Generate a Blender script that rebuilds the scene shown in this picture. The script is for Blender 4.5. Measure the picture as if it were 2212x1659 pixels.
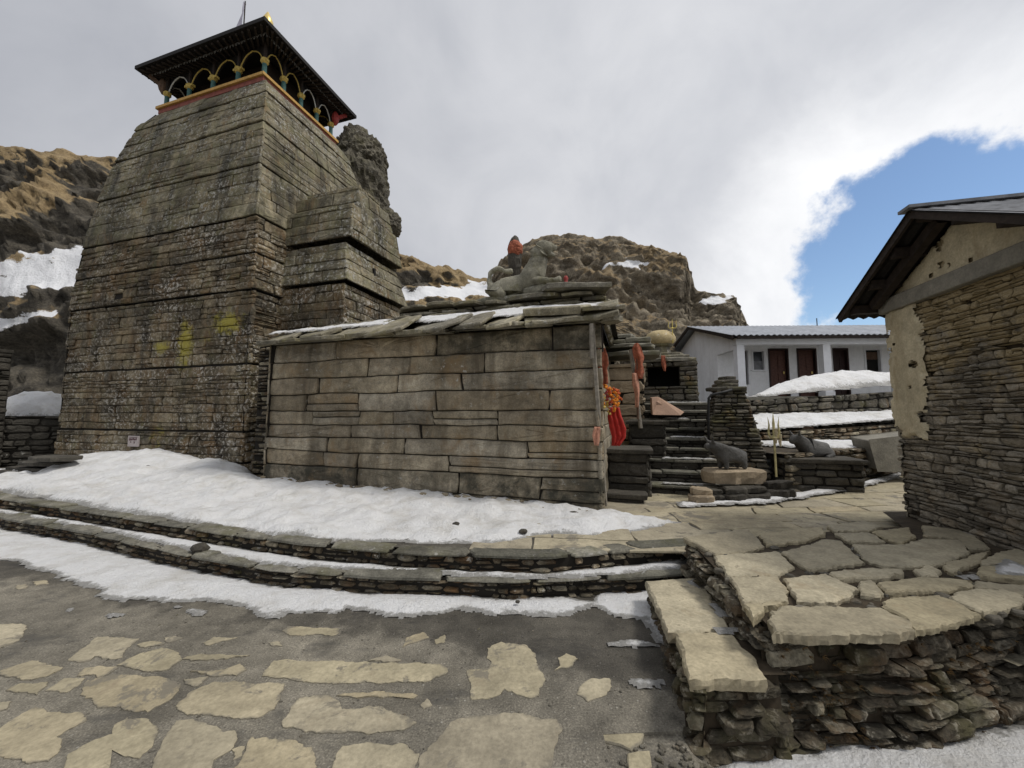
import bpy, bmesh, math, random
from mathutils import Vector, Matrix, noise as mn

for _o in list(bpy.data.objects): bpy.data.objects.remove(_o)
SC = bpy.context.scene
COL = SC.collection

# ------------------------------------------------------------------ camera
FPX, CXP, CYP, CAMH = 852.0, 1106.0, 829.5, 1.6        # measured on the photograph (2212 px wide)
PITCH = math.atan(70 / 852.0)
cd = bpy.data.cameras.new('camera'); cam = bpy.data.objects.new('camera', cd); COL.objects.link(cam)
cam.location = (0, 0, CAMH); cam.rotation_euler = (math.pi / 2 + PITCH, 0, 0)
cd.sensor_width = 36.0; cd.lens = 36.0 * FPX / 2212.0; cd.clip_start = 0.05; cd.clip_end = 3000
SC.camera = cam

# ------------------------------------------------------------------ sky and sun
SUN_AZ, SUN_EL = math.radians(104), math.radians(56)     # azimuth from +Y towards +X
W = bpy.data.worlds.new('World'); SC.world = W; W.use_nodes = True
nt = W.node_tree; nt.nodes.clear()

def node(t, ty, ins=None, **kw):
    n = t.nodes.new(ty)
    for k, v in kw.items(): setattr(n, k, v)
    for k, v in (ins or {}).items():
        if hasattr(v, 'is_linked'): t.links.new(v, n.inputs[k])
        else: n.inputs[k].default_value = v
    return n

def ramp(t, fac, stops, interp='LINEAR'):
    n = t.nodes.new('ShaderNodeValToRGB'); t.links.new(fac, n.inputs[0])
    cr = n.color_ramp; cr.interpolation = interp
    while len(cr.elements) < len(stops): cr.elements.new(0.5)
    for e, (p, c) in zip(cr.elements, stops):
        e.position = p
        e.color = (c, c, c, 1) if isinstance(c, (int, float)) else (c[0], c[1], c[2], 1)
    return n.outputs[0]

def mix(t, fac, a, b, mode='MIX'):
    n = node(t, 'ShaderNodeMix', data_type='RGBA', blend_type=mode)
    for k, v in ((0, fac), (6, a), (7, b)):
        if hasattr(v, 'is_linked'): t.links.new(v, n.inputs[k])
        elif k == 0: n.inputs[0].default_value = v
        else: n.inputs[k].default_value = (v[0], v[1], v[2], 1) if not isinstance(v, (int, float)) else (v, v, v, 1)
    return n.outputs[2]

def math_(t, op, a, b=0.0, clamp=False):
    n = t.nodes.new('ShaderNodeMath'); n.operation = op; n.use_clamp = clamp
    for i, v in enumerate((a, b)):
        if hasattr(v, 'is_linked'): t.links.new(v, n.inputs[i])
        else: n.inputs[i].default_value = v
    return n.outputs[0]

sky = node(nt, 'ShaderNodeTexSky', sky_type='NISHITA', sun_disc=False, sun_elevation=SUN_EL, sun_rotation=SUN_AZ, altitude=800, air_density=1.15, dust_density=0.2, ozone_density=2.2)
tcw = node(nt, 'ShaderNodeTexCoord'); dirv = tcw.outputs['Generated']
nz1 = node(nt, 'ShaderNodeTexNoise', {'Vector': dirv, 'Scale': 3.2, 'Detail': 7.0, 'Roughness': 0.55, 'Distortion': 0.3}).outputs['Fac']
nz2 = node(nt, 'ShaderNodeTexNoise', {'Vector': dirv, 'Scale': 14.0, 'Detail': 8.0, 'Roughness': 0.6}).outputs['Fac']
gap = node(nt, 'ShaderNodeVectorMath', {0: dirv, 1: (0.711, 0.655, 0.256)}, operation='DOT_PRODUCT').outputs['Value']
w1 = math_(nt, 'MULTIPLY', math_(nt, 'SUBTRACT', nz2, 0.5), 0.034)
w2 = math_(nt, 'MULTIPLY', math_(nt, 'SUBTRACT', nz1, 0.5), 0.030)
gapn = math_(nt, 'ADD', gap, math_(nt, 'ADD', w1, w2))
blue_mask = node(nt, 'ShaderNodeMapRange', {'Value': gapn, 'From Min': 0.9765, 'From Max': 0.9865}, interpolation_type='SMOOTHSTEP').outputs[0]
near_edge = node(nt, 'ShaderNodeMapRange', {'Value': gapn, 'From Min': 0.915, 'From Max': 0.982}, interpolation_type='SMOOTHSTEP').outputs[0]
sx = node(nt, 'ShaderNodeSeparateXYZ', {0: dirv})
lr = node(nt, 'ShaderNodeMapRange', {'Value': sx.outputs[0], 'From Min': -0.75, 'From Max': 0.6}, interpolation_type='SMOOTHSTEP').outputs[0]
cl = mix(nt, lr, (0.44, 0.452, 0.488), (0.64, 0.65, 0.68))
cl = mix(nt, math_(nt, 'MULTIPLY', near_edge, 0.8), cl, (0.95, 0.955, 0.965))
cl = mix(nt, 1.0, cl, ramp(nt, nz1, [(0.32, (0.84, 0.85, 0.87)), (0.55, (1.0, 1.0, 1.0)), (0.75, (1.12, 1.11, 1.10))]), 'MULTIPLY')
cl_bg = node(nt, 'ShaderNodeBackground', {0: cl, 1: 1.0})
sky_bg = node(nt, 'ShaderNodeBackground', {0: sky.outputs[0], 1: 0.112})
mxs = node(nt, 'ShaderNodeMixShader', {0: blue_mask, 1: cl_bg.outputs[0], 2: sky_bg.outputs[0]})
wo = node(nt, 'ShaderNodeOutputWorld', {0: mxs.outputs[0]})

sd_ = bpy.data.lights.new('sun', 'SUN'); sd_.energy = 1.7; sd_.angle = math.radians(11); sd_.color = (1.0, 0.955, 0.89)
sun = bpy.data.objects.new('sun', sd_); COL.objects.link(sun)
_sv = Vector((math.sin(SUN_AZ) * math.cos(SUN_EL), math.cos(SUN_AZ) * math.cos(SUN_EL), math.sin(SUN_EL)))
sun.rotation_euler = _sv.to_track_quat('Z', 'Y').to_euler()

vs = SC.view_settings; vs.view_transform = 'Standard'; vs.look = 'None'; vs.exposure = 0.2; vs.gamma = 1.0
SC.cycles.max_bounces = 6; SC.cycles.use_denoising = True

# ------------------------------------------------------------------ measuring helpers (photo pixel -> place in the world)
_c, _s = math.cos(PITCH), math.sin(PITCH)
def ray(px, py):
    x = (px - CXP) / FPX; u = (CYP - py) / FPX
    return Vector((x, _c - u * _s, _s + u * _c))
def on_z(px, py, z):
    d = ray(px, py); return Vector((0, 0, CAMH)) + d * ((z - CAMH) / d.z)
def on_y(px, py, y):
    d = ray(px, py); return Vector((0, 0, CAMH)) + d * (y / d.y)
def crop7(p): return (p[0] * .3853 + 1360, p[1] * .3853 + 1088)
def crop5(p): return (p[0] / 2.4578 * .9066, (p[1] / 2.4578 + 1300) * .9066)
def crop6(p): return ((p[0] / 2.4578 + 800) * .9066, (p[1] / 2.4578 + 1400) * .9066)

# ------------------------------------------------------------------ mesh collector
class MB:
    def __init__(s): s.v = []; s.f = []; s.m = []; s.t = []
    def add(s, vs, fs, tint=(.5, .5, 0), mi=0):
        o = len(s.v); s.v += [tuple(p) for p in vs]; s.t += [tint] * len(vs)
        s.f += [tuple(i + o for i in f) for f in fs]; s.m += [mi] * len(fs)
    def box(s, c, sz, rz=0.0, tint=(.5, .5, 0), mi=0, M=None, bev=0.0):
        hx, hy, hz = sz[0] / 2, sz[1] / 2, sz[2] / 2
        R = M if M is not None else Matrix.Rotation(rz, 3, 'Z'); c = Vector(c)
        if bev <= 0:
            vs = [c + R @ Vector((x * hx, y * hy, z * hz)) for z in (-1, 1) for x, y in ((-1, -1), (1, -1), (1, 1), (-1, 1))]
            s.add(vs, [(3, 2, 1, 0), (4, 5, 6, 7), (0, 1, 5, 4), (1, 2, 6, 5), (2, 3, 7, 6), (3, 0, 4, 7)], tint, mi)
        else:
            vs = []
            for z, k in ((-hz, bev), (-hz + bev, 0), (hz - bev, 0), (hz, bev)):
                for x, y in ((-1, -1), (1, -1), (1, 1), (-1, 1)):
                    vs.append(c + R @ Vector((x * (hx - k), y * (hy - k), z)))
            fs = [(3, 2, 1, 0), (12, 13, 14, 15)]
            for r in range(3):
                for i in range(4): fs.append((r * 4 + i, r * 4 + (i + 1) % 4, r * 4 + 4 + (i + 1) % 4, r * 4 + 4 + i))
            s.add(vs, fs, tint, mi)
    def beam(s, a, b, w, h, tint=(.5, .5, 0), mi=0, up=(0, 0, 1)):
        a, b = Vector(a), Vector(b); d = b - a; L = d.length; d.normalize()
        sd = d.cross(Vector(up)).normalized(); u = sd.cross(d)
        M = Matrix((sd, d, u)).transposed()
        s.box((a + b) / 2, (w, L, h), M=M, tint=tint, mi=mi)
    def tube(s, pts, r, n=7, tint=(.5, .5, 0), mi=0):
        pts = [Vector(p) for p in pts]; vs = []; fs = []
        rs = r if isinstance(r, (list, tuple)) else [r] * len(pts)
        for i, p in enumerate(pts):
            d = (pts[min(i + 1, len(pts) - 1)] - pts[max(i - 1, 0)]).normalized()
            x = d.orthogonal().normalized() if i == 0 else (x - d * x.dot(d)).normalized()
            y = d.cross(x)
            for k in range(n):
                a = 2 * math.pi * k / n; vs.append(p + (x * math.cos(a) + y * math.sin(a)) * rs[i])
        for i in range(len(pts) - 1):
            for k in range(n): fs.append((i * n + k, i * n + (k + 1) % n, i * n + n + (k + 1) % n, i * n + n + k))
        fs.append(tuple(range(n - 1, -1, -1))); fs.append(tuple((len(pts) - 1) * n + k for k in range(n)))
        s.add(vs, fs, tint, mi)
    def lathe(s, prof, c, n=12, tint=(.5, .5, 0), mi=0, sq=False):
        c = Vector(c); vs = []; fs = []
        for r, z in prof:
            for k in range(n):
                a = 2 * math.pi * (k + (.5 if sq else 0)) / n; vs.append(c + Vector((r * math.cos(a), r * math.sin(a), z)))
        for i in range(len(prof) - 1):
            for k in range(n): fs.append((i * n + k, i * n + (k + 1) % n, i * n + n + (k + 1) % n, i * n + n + k))
        fs.append(tuple(range(n - 1, -1, -1))); fs.append(tuple((len(prof) - 1) * n + k for k in range(n)))
        s.add(vs, fs, tint, mi)
    def build(s, name, mats, parent=None, smooth=False):
        me = bpy.data.meshes.new(name); me.from_pydata(s.v, [], s.f); me.update()
        if not isinstance(mats, (list, tuple)): mats = [mats]
        for m in mats: me.materials.append(m)
        me.polygons.foreach_set('material_index', s.m)
        at = me.attributes.new('tint', 'FLOAT_COLOR', 'POINT')
        at.data.foreach_set('color', [x for t in s.t for x in (t[0], t[1], t[2], 1.0)])
        if smooth: me.polygons.foreach_set('use_smooth', [True] * len(me.polygons))
        o = bpy.data.objects.new(name, me); COL.objects.link(o)
        if parent is not None:
            o.parent = parent
            o.matrix_parent_inverse = Matrix.Translation(-parent.location)
        return o

def tag(o, label=None, cat=None, group=None, kind=None):
    if label: o['label'] = label
    if cat: o['category'] = cat
    if group: o['group'] = group
    if kind: o['kind'] = kind
    return o
def thing(name, label, cat, loc=(0, 0, 0), group=None):
    o = bpy.data.objects.new(name, None); COL.objects.link(o); o.location = loc
    return tag(o, label, cat, group)

# ------------------------------------------------------------------ stone laying: a wall of separate stones on any surface fn(u, v, d)
def stones(mb, fn, U, V, rh, ln, gap=.012, dep=(.0, .03), bev=.012, jit=.012, rough=.006, rnd=.0, rng=None,
           rows=None, back=-.05, seg=.22, mi=0, tint=None, split=0.0, wav=0.0, skip=0.0):
    rng = rng or random.Random(1)
    u0, u1 = U; v0, v1 = V
    if rows is None:
        rows = [v0]
        while rows[-1] < v1 - rh[0] * .6:
            rows.append(min(v1, rows[-1] + rng.uniform(*rh)))
        rows[-1] = v1
    sd = rng.uniform(0, 100)
    def bnd(i, u):
        if i == 0 or i == len(rows) - 1: return rows[i]
        return rows[i] + wav * mn.noise(Vector((u * .9 + sd, i * 7.3, sd))) + jit * mn.noise(Vector((u * 4 + sd, i * 3.1, 5)))
    for i in range(len(rows) - 1):
        u = u0; pb = pt = u0
        while u < u1 - 1e-6:
            l = rng.uniform(*ln)
            if u1 - (u + l) < ln[0] * .7: l = u1 - u
            e = u + l
            nb = e + (rng.uniform(-jit, jit) * 2 if e < u1 - 1e-6 else 0); nt_ = e + (rng.uniform(-jit, jit) * 2 if e < u1 - 1e-6 else 0)
            h = rows[i + 1] - rows[i]
            subs = [(0.0, 1.0)]
            if split and rng.random() < split and h > .05:
                k = rng.uniform(.35, .65); subs = [(0, k), (k, 1)]
            for f0, f1 in subs:
                if skip and rng.random() < skip: continue
                n = max(1, int(l / seg)); pts = []
                def vv(uu, f): return bnd(i, uu) * (1 - f) + bnd(i + 1, uu) * f
                for k in range(n): uu = pb + (nb - pb) * k / n; pts.append((uu, vv(uu, f0)))
                pts.append((nb, vv(nb, f0))); 
                um = (nb + nt_) / 2 + rng.uniform(-jit, jit); pts.append((um, vv(um, (f0 + f1) / 2)))
                for k in range(n): uu = nt_ + (pt - nt_) * k / n; pts.append((uu, vv(uu, f1)))
                pts.append((pt, vv(pt, f1)))
                um = (pt + pb) / 2 + rng.uniform(-jit, jit) * (0 if pb == u0 else 1); pts.append((um, vv(um, (f0 + f1) / 2)))
                cu = sum(p[0] for p in pts) / len(pts); cv = sum(p[1] for p in pts) / len(pts)
                w = max(p[0] for p in pts) - min(p[0] for p in pts); hh = max(p[1] for p in pts) - min(p[1] for p in pts)
                if rnd:
                    q = []
                    for (a, b) in pts:
                        x = 2 * (a - cu) / w; y = 2 * (b - cv) / hh
                        k = 1 - rnd * max(0, abs(x * y)) * rng.uniform(.5, 1.2)
                        k *= 1 + rng.uniform(-rnd, rnd) * .25
                        q.append((cu + (a - cu) * k, cv + (b - cv) * k))
                    pts = q
                D = rng.uniform(*dep); tu = rng.uniform(-1, 1) * rough; tv = rng.uniform(-1, 1) * rough
                tt = tint(rng, cu, cv) if tint else (rng.random(), rng.random(), 0)
                def ring(g, d, rg, sc=1.0):
                    ku = max(.05, 1 - 2 * g / w) * sc; kv = max(.05, 1 - 2 * g / hh) * sc
                    out = []
                    for (a, b) in pts:
                        x = (a - cu); y = (b - cv)
                        out.append(fn(cu + x * ku, cv + y * kv, d + 2 * x / w * tu + 2 * y / hh * tv + rng.uniform(-rg, rg)))
                    return out
                N = len(pts)
                R = [ring(gap / 2, back, 0), ring(gap / 2, D - bev, rough * .3), ring(gap / 2 + bev, D, rough * .5), ring(gap / 2 + bev, D + rough * .6, rough, .55)]
                vs = [p for r in R for p in r] + [fn(cu, cv, D + rough * rng.uniform(0, 1.2))]
                fs = []
                for r in range(3):
                    for k in range(N): fs.append((r * N + k, r * N + (k + 1) % N, r * N + N + (k + 1) % N, r * N + N + k))
                for k in range(N): fs.append((3 * N + k, 3 * N + (k + 1) % N, 4 * N))
                mb.add(vs, fs, tt, mi)
            u = e; pb, pt = nb, nt_

def sheet(mb, fn, U, V, nu, nv, d=0.0, mi=1, tint=(.1, .1, 0)):
    vs = [fn(U[0] + (U[1] - U[0]) * i / nu, V[0] + (V[1] - V[0]) * j / nv, d) for j in range(nv + 1) for i in range(nu + 1)]
    fs = [(j * (nu + 1) + i, j * (nu + 1) + i + 1, (j + 1) * (nu + 1) + i + 1, (j + 1) * (nu + 1) + i) for j in range(nv) for i in range(nu)]
    mb.add(vs, fs, tint, mi)

def vwall(p0, p1):
    p0, p1 = Vector((p0[0], p0[1], 0)), Vector((p1[0], p1[1], 0)); d = (p1 - p0); L = d.length; d.normalize()
    n = Vector((d.y, -d.x, 0))
    return (lambda u, v, dd: p0 + d * u + n * dd + Vector((0, 0, v))), L

def polywall(pts):
    pts = [Vector((p[0], p[1], 0)) for p in pts]; ls = [0]
    for i in range(len(pts) - 1): ls.append(ls[-1] + (pts[i + 1] - pts[i]).length)
    def fn(u, v, dd):
        i = 0
        while i < len(pts) - 2 and u > ls[i + 1]: i += 1
        d = (pts[i + 1] - pts[i]).normalized(); n0 = Vector((d.y, -d.x, 0))
        j = i + 1 if u - ls[i] > (ls[i + 1] - ls[i]) / 2 else i - 1
        k = abs((u - ls[i]) / (ls[i + 1] - ls[i]) - .5)
        if 0 <= j < len(pts) - 1:
            e = (pts[j + 1] - pts[j]).normalized(); n0 = (n0 * (1 - k) + Vector((e.y, -e.x, 0)) * k).normalized()
        return pts[i] + d * (u - ls[i]) + n0 * dd + Vector((0, 0, v))
    return fn, ls[-1]

def slab(mb, poly, z0, z1, rng, chip=.02, bev=.012, tint=None, mi=0, sub=.12, rel=.004, tilt=(0, 0)):
    """a flat stone: outline polygon (world xy) with a broken edge, from z0 up to z1"""
    P = [Vector((p[0], p[1])) for p in poly]; out = []
    ar = sum(P[i].x * P[(i + 1) % len(P)].y - P[(i + 1) % len(P)].x * P[i].y for i in range(len(P)))
    if ar < 0: P.reverse()
    for i, p in enumerate(P):
        q = P[(i + 1) % len(P)]; L = (q - p).length; n = max(1, int(L / sub))
        nrm = Vector((q.y - p.y, p.x - q.x)).normalized() if L > 1e-6 else Vector((0, 0))
        for k in range(n):
            x = p.lerp(q, k / n); f = mn.noise(Vector((x.x * 9, x.y * 9, 3))) + .6 * mn.noise(Vector((x.x * 27, x.y * 27, 9))) + (.35 * mn.noise(Vector((x.x * 80, x.y * 80, 5))) if sub < .05 else 0)
            out.append(x + nrm * f * chip)
    c = sum(out, Vector((0, 0))) / len(out); N = len(out); vs = []
    def zz(p): return (p.x - c.x) * tilt[0] + (p.y - c.y) * tilt[1]
    def ins(p, g):
        d = c - p; L = d.length; return p + d * min(.9, g / max(L, 1e-6))
    for p in out: q = ins(p, rng.uniform(0, bev)); vs.append(Vector((q.x, q.y, z0 + zz(q))))
    zm = z0 + (z1 - z0) * .45
    for p in out: q = ins(p, bev * max(-.3, mn.noise(Vector((p.x * 22, p.y * 22, 40))) * 1.6)); vs.append(Vector((q.x, q.y, zm + zz(p))))
    for p in out: vs.append(Vector((p.x, p.y, z1 - bev * rng.uniform(.6, 1.3) + zz(p))))
    for p in out: q = ins(p, bev * rng.uniform(.8, 1.6)); vs.append(Vector((q.x, q.y, z1 + rng.uniform(-rel, rel) * .4 + zz(q))))
    for p in out: q = p.lerp(c, .45); vs.append(Vector((q.x, q.y, z1 + rel * mn.noise(Vector((q.x * 6, q.y * 6, 2))) + zz(q))))
    vs.append(Vector((c.x, c.y, z1 + rel * mn.noise(Vector((c.x * 6, c.y * 6, 2))))))
    fs = [tuple(range(N - 1, -1, -1))]
    for r in range(4):
        for k in range(N): fs.append((r * N + k, r * N + (k + 1) % N, r * N + N + (k + 1) % N, r * N + N + k))
    for k in range(N): fs.append((4 * N + k, 4 * N + (k + 1) % N, 5 * N))
    tt = tint or (rng.random(), rng.random(), 0); mb.add(vs, fs, tt, mi)
    o_ = len(mb.t) - len(vs)
    for r_, b_ in ((0, 1), (1, 1), (2, 1), (3, .8), (4, 0)):
        for k in range(N): mb.t[o_ + r_ * N + k] = (tt[0], tt[1], b_)
    mb.t[-1] = (tt[0], tt[1], 0)

def rand_poly(cx, cy, rx, ry, rng, n=8, rot=0.0, sq=.45):
    out = []
    for k in range(n):
        a = 2 * math.pi * (k + rng.uniform(-.25, .25)) / n
        x, y = math.cos(a), math.sin(a); m = max(abs(x), abs(y)); kk = (1 - sq) + sq / m
        x *= rx * kk * rng.uniform(.86, 1.08); y *= ry * kk * rng.uniform(.86, 1.08)
        out.append((cx + x * math.cos(rot) - y * math.sin(rot), cy + x * math.sin(rot) + y * math.cos(rot)))
    return out

def inside(p, poly):
    """signed distance to a polygon, positive inside"""
    x, y = p; c = False; dm = 1e9; n = len(poly)
    for i in range(n):
        x0, y0 = poly[i]; x1, y1 = poly[(i + 1) % n]
        if (y0 > y) != (y1 > y) and x < (x1 - x0) * (y - y0) / (y1 - y0) + x0: c = not c
        dx, dy = x1 - x0, y1 - y0; t = max(0, min(1, ((x - x0) * dx + (y - y0) * dy) / (dx * dx + dy * dy + 1e-12)))
        dm = min(dm, math.hypot(x - x0 - t * dx, y - y0 - t * dy))
    return dm if c else -dm

def snow_patch(name, poly, base, g, thick, label, width=.2, edge=.06, ef=3.0, bump=.02, peak=None, holes=0.0, parent=None):
    poly = [(p[0], p[1]) for p in poly]
    xs = [p[0] for p in poly]; ys = [p[1] for p in poly]; m = edge * 1.5
    x0, x1, y0, y1 = min(xs) - m, max(xs) + m, min(ys) - m, max(ys) + m
    nx, ny = int((x1 - x0) / g) + 1, int((y1 - y0) / g) + 1
    S = {}; vs = []; idx = {}; tn = []
    bf = base if callable(base) else (lambda x, y: base)
    for j in range(ny + 1):
        for i in range(nx + 1):
            x, y = x0 + i * g, y0 + j * g
            s = inside((x, y), poly) + edge * (mn.noise(Vector((x * ef, y * ef, 1.7))) + .5 * mn.noise(Vector((x * ef * 3, y * ef * 3, 4))) + .3 * mn.noise(Vector((x * ef * 8, y * ef * 8, 8))))
            if holes: s -= holes * max(0, mn.noise(Vector((x * 2.2, y * 2.2, 20))) - .25)
            S[i, j] = s
    fs = []
    def vid(i, j):
        if (i, j) in idx: return idx[i, j]
        x, y = x0 + i * g, y0 + j * g; s = S[i, j]
        if s <= 0: z = bf(x, y) + .006 + max(-.04, s * .35)
        else:
            T = thick if peak is None else peak(x, y)
            z = bf(x, y) + .006 + T * (1 - math.exp(-s / width)) + min(1, s / width) * bump * (mn.noise(Vector((x * 1.7, y * 1.7, 2))) + .6 * mn.noise(Vector((x * 5, y * 5, 3))) - .55 * max(0, mn.noise(Vector((x * 4, y * 4, 13))) - .2) + .3 * mn.noise(Vector((x * 15, y * 15, 5))))
        idx[i, j] = len(vs); vs.append(Vector((x, y, z))); tn.append((max(0, min(1, s / max(.12, g * 3))), .5, 0)); return idx[i, j]
    for j in range(ny):
        for i in range(nx):
            q = [(i, j), (i + 1, j), (i + 1, j + 1), (i, j + 1)]
            if max(S[a] for a in q) > 0: fs.append(tuple(vid(*a) for a in q))
    if not fs: return None
    mb = MB(); mb.add(vs, fs); mb.t = tn; o = mb.build(name, M['snow'], parent, smooth=True)
    if parent is None: tag(o, label, 'snow', kind='stuff')
    return o

# ------------------------------------------------------------------ materials
M = {}
def newmat(name):
    m = bpy.data.materials.new(name); m.use_nodes = True; t = m.node_tree; t.nodes.clear()
    out = t.nodes.new('ShaderNodeOutputMaterial'); b = t.nodes.new('ShaderNodeBsdfPrincipled')
    t.links.new(b.outputs[0], out.inputs[0]); M[name] = m
    b.inputs['Specular IOR Level'].default_value = .3
    return t, b
def pos_(t, sc=(1, 1, 1)):
    p = node(t, 'ShaderNodeNewGeometry').outputs['Position']
    if sc == (1, 1, 1): return p
    return node(t, 'ShaderNodeMapping', {'Vector': p, 'Scale': sc}).outputs[0]
def noise_(t, v, s, d=5.0, r=.55, dist=0.0):
    return node(t, 'ShaderNodeTexNoise', {'Vector': v, 'Scale': s, 'Detail': d, 'Roughness': r, 'Distortion': dist}).outputs['Fac']
def rng_(t, v, a, b, c=0.0, d=1.0):
    return node(t, 'ShaderNodeMapRange', {'Value': v, 'From Min': a, 'From Max': b, 'To Min': c, 'To Max': d}).outputs[0]

def stone_mat(name, cols, var=.45, fine=.25, streak=0.0, streak_col=(.03, .028, .024), lichen=0.0, lichen_col=(.42, .41, .37), lsc=9.0,
              rust=0.0, rust_col=(.22, .13, .05), moss=0.0, moss_col=(.13, .12, .045), bump=.5, bsc=22.0, rough=.85, yellow=None, extra=None, dist=.02, blotch=0.0):
    t, b = newmat(name); p = pos_(t)
    ti = node(t, 'ShaderNodeAttribute', attribute_name='tint'); sp = node(t, 'ShaderNodeSeparateColor', {0: ti.outputs['Color']})
    n = len(cols)
    c = ramp(t, sp.outputs[0], [(i / max(1, n - 1), k) for i, k in enumerate(cols)])
    n1 = noise_(t, p, 1.1, 6, .6); n2 = noise_(t, p, 7.0, 6, .65); n3 = noise_(t, p, 46.0, 4, .6)
    if blotch: c = mix(t, math_(t, 'MULTIPLY', ramp(t, noise_(t, pos_(t, (1, 1, .55)), .55, 8, .66, .5), [(.46, 0.0), (.62, 1.0)]), blotch), c, mix(t, 1.0, c, (.34, .31, .27), 'MULTIPLY'))
    c = mix(t, 1.0, c, ramp(t, n1, [(.28, 1 - var), (.72, 1 + var * .75)]), 'MULTIPLY')
    c = mix(t, 1.0, c, ramp(t, n2, [(.3, 1 - fine), (.7, 1 + fine)]), 'MULTIPLY')
    c = mix(t, 1.0, c, ramp(t, n3, [(.3, 1 - fine * .8), (.7, 1 + fine * .8)]), 'MULTIPLY')
    if moss: c = mix(t, math_(t, 'MULTIPLY', ramp(t, noise_(t, p, 2.3, 7, .68), [(.62 - moss * .2, 0.0), (.72 - moss * .1, 1.0)]), .75), c, moss_col)
    if rust: c = mix(t, math_(t, 'MULTIPLY', ramp(t, noise_(t, pos_(t, (1, 1, .6)), 2.7, 8, .7, .6), [(.6 - rust * .15, 0.0), (.74 - rust * .1, 1.0)]), .7), c, rust_col)
    if streak:
        st = noise_(t, pos_(t, (2.6, 2.6, .35)), 1.0, 6, .65)
        c = mix(t, math_(t, 'MULTIPLY', ramp(t, st, [(.48, 0.0), (.68, 1.0)]), streak), c, streak_col)
    if lichen:
        l = math_(t, 'MULTIPLY', ramp(t, noise_(t, p, lsc, 9, .72), [(.66 - lichen * .12, 0.0), (.70 - lichen * .1, 1.0)]), ramp(t, noise_(t, p, .9, 3), [(.4, .1), (.6, 1.0)]))
        c = mix(t, math_(t, 'MULTIPLY', l, .85), c, lichen_col)
    if yellow:
        acc = None
        for (q, r, sc3) in yellow:
            d = node(t, 'ShaderNodeVectorMath', {0: p, 1: q}, operation='SUBTRACT').outputs[0]
            d = node(t, 'ShaderNodeVectorMath', {0: d, 1: sc3}, operation='MULTIPLY').outputs[0]
            d = node(t, 'ShaderNodeVectorMath', {0: d}, operation='LENGTH').outputs['Value']
            k = math_(t, 'SUBTRACT', r, d)
            acc = k if acc is None else math_(t, 'MAXIMUM', acc, k)
        acc = math_(t, 'ADD', acc, math_(t, 'MULTIPLY', math_(t, 'SUBTRACT', noise_(t, p, 5.0, 10, .78), .5), 1.5))
        c = mix(t, math_(t, 'MULTIPLY', ramp(t, acc, [(.0, 0.0), (.28, 1.0)]), .8), c, (.41, .355, .06))
    if extra: c = extra(t, c, p, sp)
    t.links.new(c, b.inputs['Base Color']); b.inputs['Roughness'].default_value = rough
    hb = math_(t, 'ADD', math_(t, 'MULTIPLY', noise_(t, p, bsc, 8, .65), 1.0), math_(t, 'MULTIPLY', n2, .8))
    bp = node(t, 'ShaderNodeBump', {'Strength': bump, 'Distance': dist, 'Height': hb}); t.links.new(bp.outputs[0], b.inputs['Normal'])
    return M[name]

def plain(name, col, rough=.7, metal=0.0, var=.15, sc=14.0, bump=.0):
    t, b = newmat(name); p = pos_(t); n = noise_(t, p, sc, 6, .6)
    c = mix(t, 1.0, col, ramp(t, n, [(.3, 1 - var), (.7, 1 + var)]), 'MULTIPLY'); t.links.new(c, b.inputs['Base Color'])
    b.inputs['Roughness'].default_value = rough; b.inputs['Metallic'].default_value = metal
    if bump: t.links.new(node(t, 'ShaderNodeBump', {'Strength': bump, 'Distance': .01, 'Height': n}).outputs[0], b.inputs['Normal'])
    return M[name]

plain('joint', (.022, .019, .015), .95)
plain('joint_brown', (.05, .038, .024), .95, var=.5)
t, b = newmat('snow'); p = pos_(t)
sne = node(t, 'ShaderNodeSeparateColor', {0: node(t, 'ShaderNodeAttribute', attribute_name='tint').outputs['Color']}).outputs[0]
c = mix(t, ramp(t, noise_(t, p, 3.2, 9, .72), [(.50, 0.0), (.78, .6)]), (.91, .91, .905), (.52, .48, .40))
c = mix(t, ramp(t, noise_(t, pos_(t, (1, 1.6, 1)), 1.3, 8, .7), [(.52, 0.0), (.70, .55)]), c, (.60, .57, .50))
c = mix(t, ramp(t, noise_(t, p, 55.0, 3, .6), [(.68, 0.0), (.75, .55)]), c, (.30, .26, .20))
thin = math_(t, 'SUBTRACT', math_(t, 'ADD', math_(t, 'MULTIPLY', noise_(t, p, 21.0, 8, .75), 1.5), math_(t, 'MULTIPLY', noise_(t, p, 4.0, 6, .65), 1.1)), math_(t, 'ADD', math_(t, 'MULTIPLY', sne, 1.1), .75))
c = mix(t, math_(t, 'MULTIPLY', ramp(t, thin, [(.10, 0.0), (.40, 1.0)]), .8), c, (.25, .24, .215))
t.links.new(c, b.inputs['Base Color']); b.inputs['Roughness'].default_value = .65
hb = math_(t, 'ADD', noise_(t, p, 9.0, 9, .72), math_(t, 'MULTIPLY', noise_(t, p, 60.0, 4, .6), .35))
t.links.new(node(t, 'ShaderNodeBump', {'Strength': .9, 'Distance': .08, 'Height': hb}).outputs[0], b.inputs['Normal'])

def z_mask(t, p, z0, z1):
    z = node(t, 'ShaderNodeSeparateXYZ', {0: p}).outputs[2]
    return rng_(t, z, z0, z1)

AX = Vector((0.956, -0.2936, 0)); BX = Vector((-0.2936, -0.956, 0)); TC = Vector((-7.973, 11.42, 0))   # temple axis, its side towards the camera, tower centre
def tloc(a, b, z): return TC + AX * a + BX * b + Vector((0, 0, z))

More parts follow.
